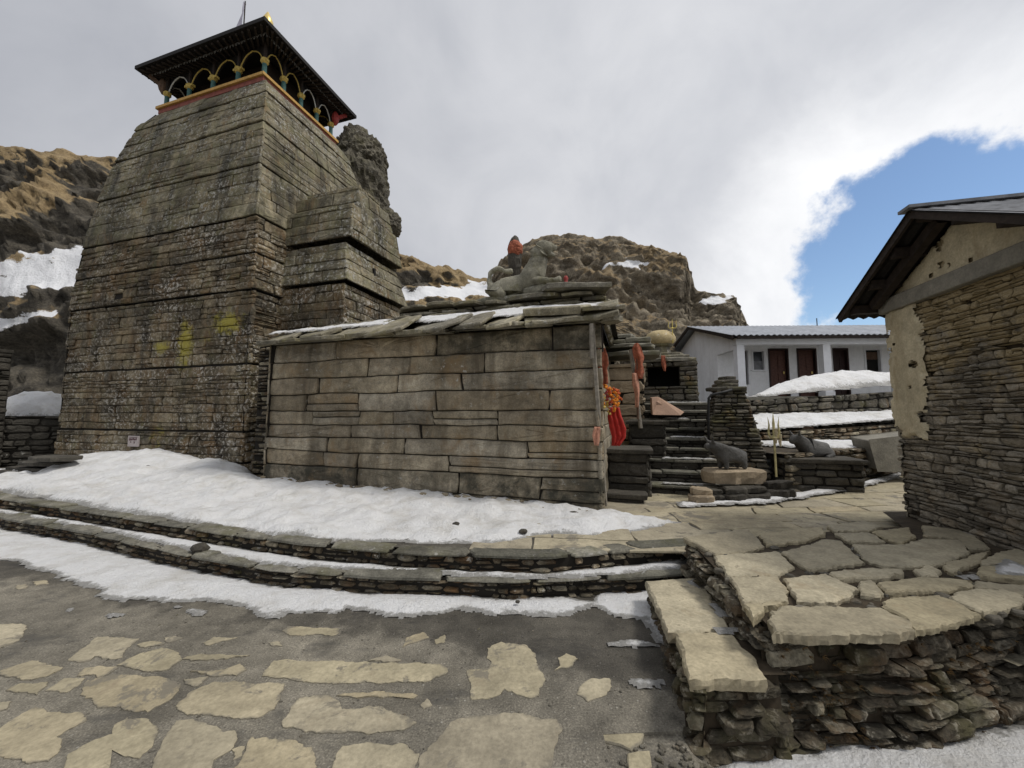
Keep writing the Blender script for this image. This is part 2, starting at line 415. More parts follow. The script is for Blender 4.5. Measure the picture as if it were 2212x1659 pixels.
_yl = [tuple(on_y(px, py, Y)) for px, py, Y in ((498, 700, 8.75), (405, 745, 9.1), (352, 752, 9.3), (350, 945, 9.3), (455, 730, 8.9))]
stone_mat('tower_stone', blotch=.75, cols=[(.09, .072, .045), (.185, .15, .093), (.23, .185, .115), (.13, .113, .08), (.28, .235, .155), (.16, .125, .08)], var=.7, fine=.5, streak=.6, lichen=1.15, lichen_col=(.50, .475, .42), lsc=14.0,
          rust=.75, rust_col=(.19, .115, .05), moss=.4, moss_col=(.15, .14, .065), bump=.8, bsc=16,
          yellow=[(_yl[0], .46, (.9, 1, 1.5)), (_yl[1], .50, (2.0, 1, .8)), (_yl[2], .33, (1, 1, 2.0)), (_yl[3], .2, (1, 1, 1)), (_yl[4], .14, (1, 1, 1))])
stone_mat('tower_ashlar', blotch=.7, cols=[(.165, .14, .09), (.25, .215, .14), (.205, .185, .13), (.29, .255, .17)], var=.65, fine=.5, streak=.85, lichen=1.1, lsc=13, moss=.8, moss_col=(.17, .16, .085), rust=.3, bump=.6, bsc=18)
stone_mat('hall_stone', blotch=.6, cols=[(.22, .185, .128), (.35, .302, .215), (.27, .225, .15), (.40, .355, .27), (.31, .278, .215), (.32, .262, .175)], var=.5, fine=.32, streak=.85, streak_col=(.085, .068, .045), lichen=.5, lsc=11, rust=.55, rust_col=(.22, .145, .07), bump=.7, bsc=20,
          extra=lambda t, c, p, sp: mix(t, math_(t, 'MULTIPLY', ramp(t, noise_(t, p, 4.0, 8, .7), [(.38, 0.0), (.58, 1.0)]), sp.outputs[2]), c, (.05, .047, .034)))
stone_mat('dark_rubble', [(.05, .042, .027), (.10, .08, .052), (.19, .16, .11), (.06, .05, .032), (.33, .29, .21), (.09, .073, .048), (.16, .13, .085), (.07, .06, .042), (.26, .225, .165)], var=.6, fine=.5, lichen=.8, rust=.75, rust_col=(.15, .075, .028), moss=.3, bump=.9, bsc=24, lsc=12)
stone_mat('platform_rubble', [(.035, .03, .02), (.065, .054, .036), (.12, .10, .07), (.045, .038, .025), (.24, .215, .155), (.06, .05, .033), (.10, .083, .056), (.05, .044, .032), (.17, .15, .11)], var=.6, fine=.5, lichen=.9, lichen_col=(.38, .35, .28), rust=.6, rust_col=(.11, .058, .022), moss=.5, moss_col=(.075, .068, .028), bump=.9, bsc=24, lsc=14)
stone_mat('grey_rubble', [(.07, .065, .052), (.12, .108, .085), (.16, .145, .115), (.10, .088, .066)], var=.45, fine=.35, lichen=.5, rust=.2, moss=.4, bump=.9, bsc=22)
stone_mat('black_stone', [(.04, .037, .03), (.065, .058, .046), (.085, .078, .064)], var=.45, fine=.35, lichen=.35, bump=.8, bsc=22)
stone_mat('crag_rock', [(.15, .135, .105), (.19, .17, .125)], var=.6, fine=.5, lichen=.5, moss=.6, moss_col=(.12, .11, .055), bump=1.0, bsc=7, dist=.12)
stone_mat('flag_stone', [(.33, .285, .185), (.40, .345, .23), (.31, .272, .19), (.42, .37, .26), (.355, .315, .225)], var=.32, fine=.24, rust=.15, rust_col=(.30, .235, .145), moss=0.0, bump=.65, bsc=18, rough=.8, dist=.014, lichen=.35, lichen_col=(.22, .19, .135), lsc=7)
stone_mat('court_flag', [(.32, .28, .19), (.40, .35, .235), (.34, .30, .22), (.42, .37, .26), (.36, .305, .20)], var=.34, fine=.2, rust=.2, rust_col=(.27, .22, .15), streak=.0, lichen=.6, lichen_col=(.19, .172, .135), lsc=8, bump=.7, bsc=24, dist=.012,
          extra=lambda t, c, p, sp: mix(t, math_(t, 'MULTIPLY', ramp(t, math_(t, 'ADD', math_(t, 'MULTIPLY', sp.outputs[2], .45), math_(t, 'MULTIPLY', noise_(t, p, 6.0, 10, .72, .3), .9)), [(.78, 0.0), (.90, 1.0)]), .8),
                                        mix(t, math_(t, 'MULTIPLY', ramp(t, noise_(t, p, 2.6, 10, .72, .4), [(.56, 0.0), (.60, 1.0)]), .85), c, (.19, .172, .136)), (.18, .163, .128)))
stone_mat('slate_roof', [(.21, .19, .135), (.30, .27, .195), (.16, .147, .115), (.34, .305, .215), (.23, .215, .175)], var=.5, fine=.38, lichen=.8, moss=.5, moss_col=(.20, .175, .075), streak=.3, bump=.7, bsc=18)
stone_mat('step_slab', [(.12, .115, .09), (.20, .19, .155), (.16, .15, .118), (.27, .255, .21)], var=.55, fine=.4, lichen=.5, moss=.5, moss_col=(.12, .115, .06), bump=.7, bsc=20)
stone_mat('grey_slab', [(.17, .165, .14), (.22, .21, .17), (.20, .185, .14)], var=.35, fine=.22, lichen=.3, moss=.5, moss_col=(.15, .14, .07), bump=.5, bsc=20)
stone_mat('hut_stone', [(.13, .113, .085), (.25, .218, .165), (.31, .275, .215), (.185, .16, .12), (.27, .245, .20)], var=.5, fine=.3, lichen=.2, rust=.5, rust_col=(.20, .13, .06), bump=.9, bsc=24,
          extra=lambda t, c, p, sp: mix(t, math_(t, 'MULTIPLY', ramp(t, math_(t, 'ADD', noise_(t, p, 3.4, 8, .72), math_(t, 'MULTIPLY', z_mask(t, p, 1.2, 2.8), .34)), [(.62, 0.0), (.74, 1.0)]), .8), c, (.36, .285, .16)))
stone_mat('statue_stone', [(.27, .255, .195), (.27, .255, .195)], var=.35, fine=.3, lichen=.5, moss=.4, bump=.7, bsc=26)
stone_mat('bull_stone', [(.085, .082, .076), (.085, .082, .076)], var=.35, fine=.25, lichen=.25, bump=.5, bsc=28, rough=.6)
stone_mat('plaster', [(.52, .455, .31), (.52, .455, .31)], var=.28, fine=.2, streak=.4, streak_col=(.25, .19, .10), rust=.5, rust_col=(.30, .22, .12), bump=.5, bsc=16)
stone_mat('concrete_band', [(.24, .225, .185), (.24, .225, .185)], var=.25, fine=.2, streak=.35, streak_col=(.12, .11, .09), bump=.5, bsc=22)
stone_mat('tan_stone', [(.30, .235, .16), (.36, .29, .20)], var=.3, fine=.2, lichen=.2, bump=.5)
stone_mat('pink_slab', [(.36, .235, .165), (.36, .235, .165)], var=.25, fine=.2, bump=.4)
stone_mat('yellow_dome', [(.50, .40, .22), (.50, .40, .22)], var=.3, fine=.25, lichen=.6, lichen_col=(.8, .78, .72), bump=.6)
stone_mat('white_wash', [(.88, .885, .89), (.88, .885, .89)], var=.08, fine=.05, streak=.3, streak_col=(.48, .46, .42), bump=.25, bsc=14)
plain('white_column', (.80, .81, .83), .75, var=.05, sc=6)
plain('door_brown', (.10, .045, .032), .6, var=.3)
plain('door_dark', (.035, .018, .016), .6, var=.3)
plain('dark_inside', (.012, .011, .010), .9)
plain('glass_dark', (.05, .055, .06), .15)
plain('tin_roof', (.40, .42, .45), .5, .3, var=.2, sc=4)
plain('old_tin', (.20, .205, .215), .6, .2, var=.4, sc=6)
plain('dark_wood', (.030, .022, .017), .8, var=.4, sc=20, bump=.4)
plain('roof_black', (.016, .014, .013), .75, var=.4, sc=16)
plain('weathered_wood', (.25, .225, .185), .85, var=.35, sc=18, bump=.4)
plain('brown_wood', (.12, .075, .05), .8, var=.35, sc=20)
plain('teal_paint', (.055, .135, .125), .6, var=.4, sc=18)
plain('white_paint', (.66, .66, .62), .7, var=.25, sc=18)
plain('yellow_paint', (.50, .37, .10), .6, var=.35, sc=18)
plain('orange_trim', (.52, .31, .085), .6, var=.25, sc=14)
plain('red_trim', (.235, .075, .055), .7, var=.3, sc=10)
plain('red_paint', (.30, .045, .04), .6, var=.4, sc=16)
plain('red_cloth', (.42, .03, .022), .75, var=.25, sc=20)
plain('orange_cloth', (.52, .11, .03), .75, var=.45, sc=20)
plain('rust_cloth', (.32, .10, .055), .85, var=.4, sc=25)
plain('peach_cloth', (.50, .25, .17), .85, var=.3, sc=25)
plain('marigold', (.75, .27, .03), .75, var=.5, sc=40)
plain('yellow_flower', (.68, .50, .12), .75, var=.4, sc=40)
plain('gold', (.80, .60, .20), .35, .6, var=.2)
plain('trident_yellow', (.66, .53, .14), .5, var=.25)
plain('trident_cream', (.50, .44, .22), .6, var=.3)
plain('flag_lilac', (.62, .60, .70), .8, var=.1)
plain('plaque_white', (.50, .44, .42), .5, var=.15, sc=30)
plain('plaque_ink', (.14, .085, .09), .6)
plain('black_pole', (.02, .02, .02), .6)
plain('cyan_paint', (.25, .45, .48), .6)

# wet dirty mortar of the courtyard
t, b = newmat('mortar'); p = pos_(t)
n1 = noise_(t, p, .9, 6, .6); n2 = noise_(t, p, 6.0, 8, .7); n3 = noise_(t, p, 90.0, 4, .7)
c = ramp(t, n1, [(.34, (.13, .118, .094)), (.5, (.20, .182, .145)), (.66, (.26, .236, .187))])
c = mix(t, 1.0, c, ramp(t, n2, [(.3, .62), (.7, 1.35)]), 'MULTIPLY'); c = mix(t, 1.0, c, ramp(t, n3, [(.35, .6), (.6, 1.2), (.70, 2.1)]), 'MULTIPLY')
vo = node(t, 'ShaderNodeTexVoronoi', {'Vector': p, 'Scale': 38.0, 'Randomness': 1.0}); vc = node(t, 'ShaderNodeSeparateColor', {0: vo.outputs['Color']})
peb = math_(t, 'MULTIPLY', ramp(t, vo.outputs['Distance'], [(.20, 1.0), (.34, 0.0)]), ramp(t, math_(t, 'ADD', vc.outputs[0], math_(t, 'MULTIPLY', math_(t, 'SUBTRACT', noise_(t, p, 2.2, 5, .6), .5), 1.2)), [(.74, 0.0), (.80, 1.0)]))
c = mix(t, math_(t, 'MULTIPLY', peb, .8), c, ramp(t, vc.outputs[1], [(0.0, (.06, .055, .045)), (.5, (.22, .20, .16)), (1.0, (.36, .34, .29))]))
c = mix(t, math_(t, 'MULTIPLY', ramp(t, noise_(t, pos_(t, (1, 2.2, 1)), 1.3, 7, .68, .5), [(.55, 0.0), (.66, 1.0)]), .75), c, (.085, .08, .07))
sy = node(t, 'ShaderNodeSeparateXYZ', {0: p}); wet = math_(t, 'ADD', math_(t, 'ADD', sy.outputs[1], math_(t, 'MULTIPLY', sy.outputs[0], .27)), math_(t, 'MULTIPLY', math_(t, 'SUBTRACT', noise_(t, p, 1.6, 8, .65), .5), 1.9))
wet = node(t, 'ShaderNodeMapRange', {'Value': wet, 'From Min': 2.55, 'From Max': 2.85}, interpolation_type='SMOOTHSTEP').outputs[0]
c = mix(t, 1.0, c, mix(t, wet, (1.0, 1.0, 1.0), (.46, .46, .47)), 'MULTIPLY')
t.links.new(c, b.inputs['Base Color']); t.links.new(ramp(t, n1, [(.35, .38), (.6, .85)]), b.inputs['Roughness'])
t.links.new(node(t, 'ShaderNodeBump', {'Strength': .7, 'Distance': .012, 'Height': math_(t, 'ADD', math_(t, 'ADD', n2, math_(t, 'MULTIPLY', n3, .6)), math_(t, 'MULTIPLY', peb, .6))}).outputs[0], b.inputs['Normal'])

# hillside: rock where steep, dry grass where it lies back, snow on the ledges
def hill_mat(name, rock, rock2, grass, grass2, snow_amt, g0=.45, g1=.62):
    t, b = newmat(name); p = pos_(t)
    nz = node(t, 'ShaderNodeSeparateXYZ', {0: node(t, 'ShaderNodeNewGeometry').outputs['Normal']}).outputs[2]
    na = noise_(t, p, .55, 7, .62); nb = noise_(t, p, 2.6, 8, .68); nc = noise_(t, p, 11.0, 6, .7)
    c = mix(t, ramp(t, noise_(t, pos_(t, (1, 1, 2.6)), 1.1, 8, .7), [(.35, 0.0), (.65, 1.0)]), rock, rock2)
    c = mix(t, 1.0, c, ramp(t, nc, [(.3, .5), (.7, 1.5)]), 'MULTIPLY')
    g = mix(t, ramp(t, nb, [(.35, 0.0), (.65, 1.0)]), grass, grass2); g = mix(t, 1.0, g, ramp(t, nc, [(.3, .65), (.7, 1.35)]), 'MULTIPLY')
    at = node(t, 'ShaderNodeAttribute', attribute_name='tint'); sa = node(t, 'ShaderNodeSeparateColor', {0: at.outputs['Color']})
    gm = math_(t, 'ADD', math_(t, 'ADD', nz, math_(t, 'MULTIPLY', math_(t, 'SUBTRACT', nb, .5), 1.1)), math_(t, 'MULTIPLY', math_(t, 'SUBTRACT', sa.outputs[0], .5), 1.3))
    gm = ramp(t, gm, [(g0, 0.0), (g1, 1.0)])
    c = mix(t, gm, c, g)
    sn = sa.outputs[2]
    sm = math_(t, 'ADD', math_(t, 'ADD', sn, math_(t, 'MULTIPLY', math_(t, 'SUBTRACT', noise_(t, pos_(t, (.8, .8, 1.6)), 1.4, 9, .72), .5), 1.6)), math_(t, 'MULTIPLY', nz, .35))
    sm = ramp(t, math_(t, 'MULTIPLY', sm, .5), [((.86 - snow_amt) * .5, 0.0), ((.93 - snow_amt) * .5, 1.0)])
    c = mix(t, sm, c, (.82, .83, .85))
    t.links.new(c, b.inputs['Base Color']); b.inputs['Roughness'].default_value = .9
    t.links.new(node(t, 'ShaderNodeBump', {'Strength': .9, 'Distance': .12, 'Height': math_(t, 'ADD', nb, math_(t, 'MULTIPLY', nc, .6))}).outputs[0], b.inputs['Normal'])
hill_mat('hill_left', (.04, .036, .03), (.13, .115, .09), (.36, .27, .145), (.20, .145, .08), .0, .36, .58)
hill_mat('hill_mound', (.10, .082, .06), (.33, .285, .21), (.29, .22, .125), (.20, .15, .09), .16, .42, .62)

# ------------------------------------------------------------------ ground, courtyard, terrace, steps
def poly_sheet(name, poly, z, mat, kind='structure', depth=0.0, parent=None):
    mb = MB(); n = len(poly)
    mb.add([(x, y, z) for x, y in poly], [tuple(range(n))])
    if depth: mb.add([(x, y, z - .001) for x, y in poly] + [(x, y, z - depth) for x, y in poly], [(i, (i + 1) % n, n + (i + 1) % n, n + i) for i in range(n)])
    o = mb.build(name, mat, parent)
    if kind: o['kind'] = kind
    return o

mb = MB(); mb.add([(-600, -600, -.2), (600, -600, -.2), (600, 600, -.2), (-600, 600, -.2)], [(0, 1, 2, 3)])
tag(mb.build('ground', M['mortar']), 'stony ground around the temple yard', 'ground', kind='structure')

R1 = [(-13.5, 8.6)] + [tuple(on_z(px, py, 0)[:2]) for px, py in ((0, 1142), (197, 1181), (407, 1234), (590, 1267), (820, 1286), (1115, 1296), (1390, 1283))] + [(2.2, 3.85)]
R2 = [(-13.8, 9.2)] + [tuple(on_z(px, py, .17)[:2]) for px, py in ((0, 1097), (230, 1136), (460, 1175), (656, 1206), (918, 1229), (1180, 1239), (1390, 1218))] + [(2.2, 4.12)]
ZT, Z1 = .32, .17

CY = MB(); rg = random.Random(3)
edge = [(-13.5, -7), (.45, -7), (.46, 2.13), (1.02, 2.16), (1.3, 3.9), (-13.5, 9.0)]
CY.add([(x, y, 0) for x, y in edge] + [(x, y, -.22) for x, y in edge], [tuple(range(6))] + [(i, (i + 1) % 6, 6 + (i + 1) % 6, 6 + i) for i in range(6)], mi=1)
S5 = [[(0,465),(130,468),(145,490),(110,555),(0,600),(-90,590),(-120,500)], [(400,670),(500,600),(560,540),(810,550),(720,620),(700,660),(600,668),(560,645),(520,675)], [(700,700),(830,630),(960,600),(1040,630),(1055,670),(990,725),(890,738)],
 [(0,740),(190,680),(360,720),(330,745),(180,790),(40,770)], [(45,850),(110,815),(270,805),(220,875)], [(275,850),(390,785),(490,780),(480,805),(390,860)], [(470,760),(500,725),(600,710),(680,720),(600,770)],
 [(475,880),(500,800),(640,765),(760,765),(960,780),(1050,820),(1045,850),(990,910),(860,975),(620,945)], [(1040,945),(1110,870),(1260,805),(1660,815),(1600,960),(1500,1010),(1390,1015),(1100,985)],
 [(1540,770),(1600,680),(2000,685),(2580,700),(2620,740),(2560,770),(2490,800),(1960,810)], [(1655,1050),(1740,900),(1900,875),(1985,920),(2000,965),(2110,965),(2160,945),(2250,975),(2330,990),(2436,1036),(2380,1075),(2300,1100),(1860,1095)],
 [(1980,880),(2200,860),(2440,880),(2380,900),(2300,890),(2130,895)], [(1180,580),(1250,540),(1380,545),(1220,585)], [(1660,500),(1690,475),(1980,490),(1960,525),(1700,525)], [(1120,740),(1360,735),(1400,700),(1440,730),(1380,765),(1240,765)],
 [(0,1080),(160,970),(210,950),(260,990),(450,985),(500,1030),(400,1080),(330,1120),(350,1180),(290,1260),(170,1275),(40,1240),(-60,1200)], [(380,1300),(400,1230),(540,1150),(660,1110),(670,1060),(740,1015),(860,1030),(910,1100),(890,1180),(810,1250),(720,1230),(640,1180),(600,1250),(640,1303),(560,1420),(380,1420)],
 [(900,1290),(960,1150),(1030,1035),(1130,1030),(1250,1080),(1360,1110),(1340,1200),(1250,1260),(1240,1420),(870,1420)], [(1380,1310),(1440,1210),(1470,1130),(1690,1150),(1820,1190),(1840,1300),(1820,1420),(1350,1420)],
 [(1950,1290),(2010,1180),(2150,1165),(2380,1175),(2440,1230),(2430,1303),(2400,1420),(1930,1420)], [(960,545),(1030,530),(1060,545),(990,565)], [(1075,790),(1210,775),(1150,825),(1090,810)], [(1365,1200),(1430,1185),(1420,1230),(1375,1260)], [(0,925),(70,915),(40,960),(-60,985)],
 [(820,580),(900,565),(950,580),(850,600)], [(1080,665),(1180,640),(1450,650),(1300,665),(1120,675)], [(1580,575),(1630,570),(1650,590),(1600,592)], [(90,235),(150,230),(150,250),(110,255)], [(190,215),(260,205),(280,225),(210,235)]]
S6 = [[(490,1020),(560,930),(620,860),(680,790),(760,760),(1060,750),(1290,780),(1310,830),(1270,960),(1240,1057),(1200,1220),(450,1220)], [(775,490),(890,480),(910,450),(890,360),(970,325),(1110,340),(1160,400),(1215,540),(1190,640),(1080,640),(990,590),(920,640),(800,650),(790,560)],
 [(1285,485),(1315,460),(1310,420),(1350,395),(1420,420),(1360,470)], [(1405,630),(1440,570),(1500,540),(1600,540),(1615,585),(1560,630),(1480,670)], [(395,350),(410,300),(510,265),(545,295)], [(580,310),(640,285),(630,325),(590,330)],
 [(500,690),(540,660),(560,690),(520,720)], [(200,430),(290,405),(380,430),(270,440)]]
for S, f in ((S5, crop5), (S6, crop6)):
    for poly in S:
        w = [on_z(*f(q), 0) for q in poly]; mc = sum((q for q in w), Vector()) / len(w); w = [mc + (q - mc) * (1 + .008 / max(.05, (q - mc).length)) for q in w]
        slab(CY, [(q.x, q.y) for q in w], -.03, .005 + rg.uniform(0, .003), rg, chip=.019, bev=.003, sub=.014, rel=.002)
# the same paving carried on behind and beside the camera
for iy in range(-8, 3):
    for ix in range(-14, 2):
        x, y = ix * .62 + rg.uniform(-.1, .1) + (iy % 2) * .3, iy * .55 + rg.uniform(-.08, .08)
        if y > 1.45 - .0 * x or x > .15: continue
        slab(CY, rand_poly(x, y, .29, .25, rg), -.03, .008 + rg.uniform(0, .006), rg, chip=.012, bev=.004, sub=.06, rel=.002)
for ix in range(40):
    x = rg.uniform(-11, -5); y = rg.uniform(1.5, 6.5)
    if -x / y < 1.42 or y > 3.4 - .42 * (x + 2) - .6: continue
    slab(CY, rand_poly(x, y, .27, .24, rg), -.03, .008 + rg.uniform(0, .006), rg, chip=.012, bev=.004, sub=.06, rel=.002)
# grit and small chips lying in the joints
for k in range(260):
    x, y = rg.uniform(-3.6, 1.0), rg.uniform(1.6, 3.4); r = rg.uniform(.003, .008)
    if x > .42 and y < 2.2: continue
    slab(CY, rand_poly(x, y, r * 1.4, r, rg, 6, rg.uniform(0, 3)), -.005, r * .5, rg, chip=0, bev=r * .3, sub=1, rel=.001, mi=2)
tag(CY.build('courtyard_paving', [M['court_flag'], M['mortar'], M['grey_rubble']]), 'temple courtyard paved with pale irregular flags set in dark mortar', 'paving', kind='structure')

# lower corner of ground at the foot of the platform, with a broken flag
mb = MB(); mb.add([(.40, -7, -.012), (.84, -7, -.02), (1.06, -7, -.15), (7, -7, -.15), (7, 2.7, -.15), (1.04, 2.3, -.15), (.86, 2.25, -.02), (.44, 2.2, -.012)], [(0, 1, 6, 7), (1, 2, 5, 6), (2, 3, 4, 5)], mi=1)
for poly in ([(1480,835),(1560,830),(1810,835),(1790,900),(1730,945),(1600,905),(1530,890)], [(1500,920),(1570,930),(1610,1000),(1620,1100),(1540,1120),(1490,990)], [(1700,960),(1840,950),(1860,1040),(1720,1100)]):
    w = [on_z(*crop6(q), -.0) for q in poly]; slab(mb, [(q.x, q.y) for q in w], -.12, -.002, rg, chip=.01, bev=.006, sub=.04)
for k in range(160):
    x, y = rg.uniform(.45, 1.1), rg.uniform(1.7, 2.1); r = rg.uniform(.004, .016)
    gz = -.012 - .138 * max(0, min(1, (x - .85) / .2))
    slab(mb, rand_poly(x, y, r * 1.4, r, rg, 6, rg.uniform(0, 3)), gz - .01, gz + r * .6, rg, chip=0, bev=r * .3, sub=1, rel=.001, mi=2)
tag(mb.build('lower_ground', [M['court_flag'], M['mortar'], M['grey_rubble']]), 'gritty lower ground with a broken flag at the platform foot', 'ground', kind='structure')

def offs(poly, d):
    fn, L = polywall(poly); return [tuple(fn(L * i / 40, 0, d)[:2]) for i in range(41)]
def curb(name, line, zlo, ztop, seed):
    rg = random.Random(seed); mb = MB(); fn, L = polywall(line)
    sheet(mb, fn, (0, L), (zlo - .1, ztop - .01), 60, 1, -.035, 1)
    stones(mb, fn, (0, L), (zlo - .02, ztop - .028), (.03, .07), (.05, .22), gap=.014, dep=(-.04, .014), bev=.01, jit=.016, rough=.01, rnd=.34, rng=rg, seg=.1, split=.2, skip=.06)
    f2 = lambda u, v, d: fn(u, ztop + d, .03 - v)
    stones(mb, f2, (0, L), (0, .27), None, (.25, 1.0), gap=.016, dep=(-.012, .010), bev=.012, jit=.035, rough=.006, rows=[0, .24], rng=rg, back=-.026, seg=.07, mi=2, rnd=.10)
    o = mb.build(name, [M['dark_rubble'], M['joint'], M['step_slab']]); return o
tag(curb('lower_step', R1, 0, Z1, 5), 'lower curved stone step of rough rubble edged with thin slabs', 'step', kind='structure')
tag(curb('upper_step', R2, Z1, ZT, 6), 'upper curved stone step below the snow drift', 'step', kind='structure')
f1, L1 = polywall(R1); 
mb = MB(); A = offs(R1, -.1); B = offs(R2, -.2); n = len(A)
mb.add([(x, y, Z1 - .012) for x, y in A] + [(x, y, Z1 - .012) for x, y in B], [(i, i + 1, n + i + 1, n + i) for i in range(n - 1)])
tag(mb.build('step_tread', M['mortar']), 'trodden strip between the two curved steps', 'step', kind='structure')
# terrace: one sheet from the upper step back to the hills
mb = MB(); A = offs(R2, -.12); n = len(A); Bk = [(x * 1.05 - 1 if x < 0 else x, 34) for x, y in A]
mb.add([(x, y, ZT - .012) for x, y in A] + [(x, y, ZT - .012) for x, y in Bk] + [(2.2, 4.12, ZT - .012), (16, 4.12, ZT - .012), (16, 34, ZT - .012), (Bk[-1][0], 34, ZT - .012)],
       [(i, i + 1, n + i + 1, n + i) for i in range(n - 1)] + [(n - 1, 2 * n + 1, 2 * n + 2, 2 * n + 3)], mi=1)
rg = random.Random(9)
def flat(u, v, d): return Vector((u + .12 * v, v - .03 * u, ZT - .006 + d + max(0, u - 2.2) * .022))
stones(mb, flat, (-.9, 9.5), (3.92, 9.0), (.28, .5), (.5, 1.5), gap=.007, dep=(.0, .008), bev=.005, jit=.035, rough=.003, rng=rg, back=-.02, seg=.12, wav=.14, rnd=.03)
tag(mb.build('terrace_paving', [M['court_flag'], M['mortar']]), 'raised temple terrace paved with worn tan slabs', 'paving', kind='structure')

# ------------------------------------------------------------------ the tall tower
PROF = [(0, 3.34), (4.18, 3.336), (4.8, 3.31), (5.32, 3.28), (6.37, 3.177), (6.9, 3.085), (7.73, 2.957), (8.43, 2.823), (9.165, 2.6), (9.85, 2.364), (10.3, 2.06), (12, 1.6)]
def interp(tab, z):
    if z <= tab[0][0]: return tab[0][1]
    for (a, b), (c, d) in zip(tab, tab[1:]):
        if z <= c: return b + (d - b) * (z - a) / (c - a)
    return tab[-1][1]
DR = [(0, .30), (4.2, .28), (7.0, .25), (8.5, .14), (10, 0)]
def corners(z):
    s = interp(PROF, z); d = interp(DR, z); hb = .647 * s
    return -s, s - d, hb
def faceA(u, v, dd, W_=6.4):
    l, r, hb = corners(v); return tloc(l + (r - l) * u / W_, hb + dd, v)
def faceB(u, v, dd, W_=4.2):
    l, r, hb = corners(v); return tloc(r + dd, hb - 2 * hb * u / W_, v)
def faceC(u, v, dd, W_=6.4):
    l, r, hb = corners(v); return tloc(r + (l - r) * u / W_, -hb - dd, v)
def faceD(u, v, dd, W_=4.2):
    l, r, hb = corners(v); return tloc(l - dd, -hb + 2 * hb * u / W_, v)
tower = thing('temple_tower', 'tall tapering stone temple tower with painted wooden pavilion on top', 'tower', tuple(tloc(0, 0, ZT)))
rg = random.Random(11); mb = MB()
TIERS = [(.2, .62, .10, 0), (.62, 1.28, .05, 0), (1.28, 2.75, .0, 0), (2.75, 4.40, -.01, 0), (4.40, 5.25, .05, 0), (5.25, 6.15, .02, 0), (6.15, 7.5, .035, 1), (7.5, 8.7, .035, 1), (8.7, 9.7, .035, 1), (9.7, 10.30, .03, 1)]
for (z0, z1, off, kind) in TIERS:
    for fi, (F, W_) in enumerate(((faceA, 6.4), (faceB, 4.2), (faceC, 6.4), (faceD, 4.2))):
        f = lambda u, v, d, F=F, off=off, z0=z0, z1=z1: F(u, v + .010 * mn.noise(Vector((u * 1.3, z0 * 5 + fi, 3))) + .008 * mn.noise(Vector((u * 5, z0 * 5 + fi, 7))), d + off * (1 - .75 * (v - z0) / (z1 - z0)) + .012 * mn.noise(Vector((u * 1.1, v * 1.1, fi * 9.0))))
        sheet(mb, f, (-.02, W_ + .02), (z0, z1), 10, 2, -.045, 2)
        e = .04 if fi in (0, 2) else .0
        if fi >= 2:
            stones(mb, f, (0, W_), (z0 + .01, z1 - .03), (.3, .4), (.6, 1.2), gap=.015, dep=(0, .02), rng=rg, mi=kind, seg=.5)
        elif kind == 0:
            stones(mb, f, (-e, W_ + e), (z0 + .01, z1 - .025), (.12, .26), (.18, .80), gap=.008, dep=(-.014, .022), bev=.012, jit=.014, rough=.012, rnd=.08, rng=rg, split=.22, wav=.025, seg=.14, skip=.003)
        else:
            stones(mb, f, (-e, W_ + e), (z0 + .006, z1 - .02), (.17, .32), (.35, 1.4), gap=.006, dep=(-.010, .012), bev=.009, jit=.010, rough=.008, rng=rg, mi=1, split=.14, wav=.02, seg=.16, rnd=.03)
mb.build('tower_wall', [M['tower_stone'], M['tower_ashlar'], M['joint']], tower)
# painted platform edge
PS, PB, PZ = 1.95, 1.30, 10.30
def ring_trim(name, mat, z0, z1, s, hb, w=.16):
    m = MB()
    for (c, sz) in (((0, hb - w / 2), (2 * s, w)), ((0, -hb + w / 2), (2 * s, w)), ((s - w / 2, 0), (w, 2 * hb - 2 * w)), ((-s + w / 2, 0), (w, 2 * hb - 2 * w))):
        m.box(tloc(c[0], c[1], (z0 + z1) / 2), (sz[0], sz[1], z1 - z0), math.atan2(AX.y, AX.x))
    return m.build(name, mat, tower)
m = MB(); m.box(tloc(0, 0, 10.26), (2 * PS - .02, 2 * PB - .02, .14), math.atan2(AX.y, AX.x)); m.build('floor_slab', M['tower_ashlar'], tower)
ring_trim('red_fascia', M['red_trim'], 10.32, 10.45, PS + .02, PB + .02)
ring_trim('orange_moulding', M['orange_trim'], 10.455, 10.53, PS + .07, PB + .07)
m = MB(); m.box(tloc(0, 0, 10.43), (2 * PS - .36, 2 * PB - .36, .14), math.atan2(AX.y, AX.x)); m.build('pavilion_floor', M['dark_wood'], tower)
m = MB(); m.box(tloc(.12, 0, 11.02), (2.7, 1.45, 1.04), math.atan2(AX.y, AX.x), bev=.05); m.build('inner_core', M['dark_wood'], tower)
ZF, ZE = 10.53, 11.51
cols = []
def column(a, b):
    m = MB(); c = tloc(a, b, ZF); m.lathe([(.075, .07), (.06, .12), (.055, .40)], c, 10); col = m.build('column', M['teal_paint'], tower, smooth=False)
    m = MB(); m.lathe([(.10, 0), (.10, .03), (.08, .07)], c, 10); m.build('column_base', M['white_paint'], col)
    m = MB(); m.lathe([(.06, .38), (.095, .42), (.095, .50), (.07, .53)], c, 8); m.box(c + Vector((0, 0, .47)), (.30 if abs(b) > PB - .2 and abs(a) < PS - .2 else .2, .1, .06), math.atan2(AX.y, AX.x)); m.build('capital', M['yellow_paint'], col)
    m = MB(); m.lathe([(.05, .53), (.045, ZE - ZF)], c, 6); m.build('upper_post', M['dark_wood'], col)
NA, NB = 4, 4
ia, ib = PS - .10, PB - .10
pa = [-ia + 2 * ia * i / NA for i in range(NA + 1)]; pb_ = [ib - 2 * ib * i / NB for i in range(NB + 1)]
for i in range(NA + 1): column(pa[i], ib)
for i in range(1, NB + 1): column(ia, pb_[i])
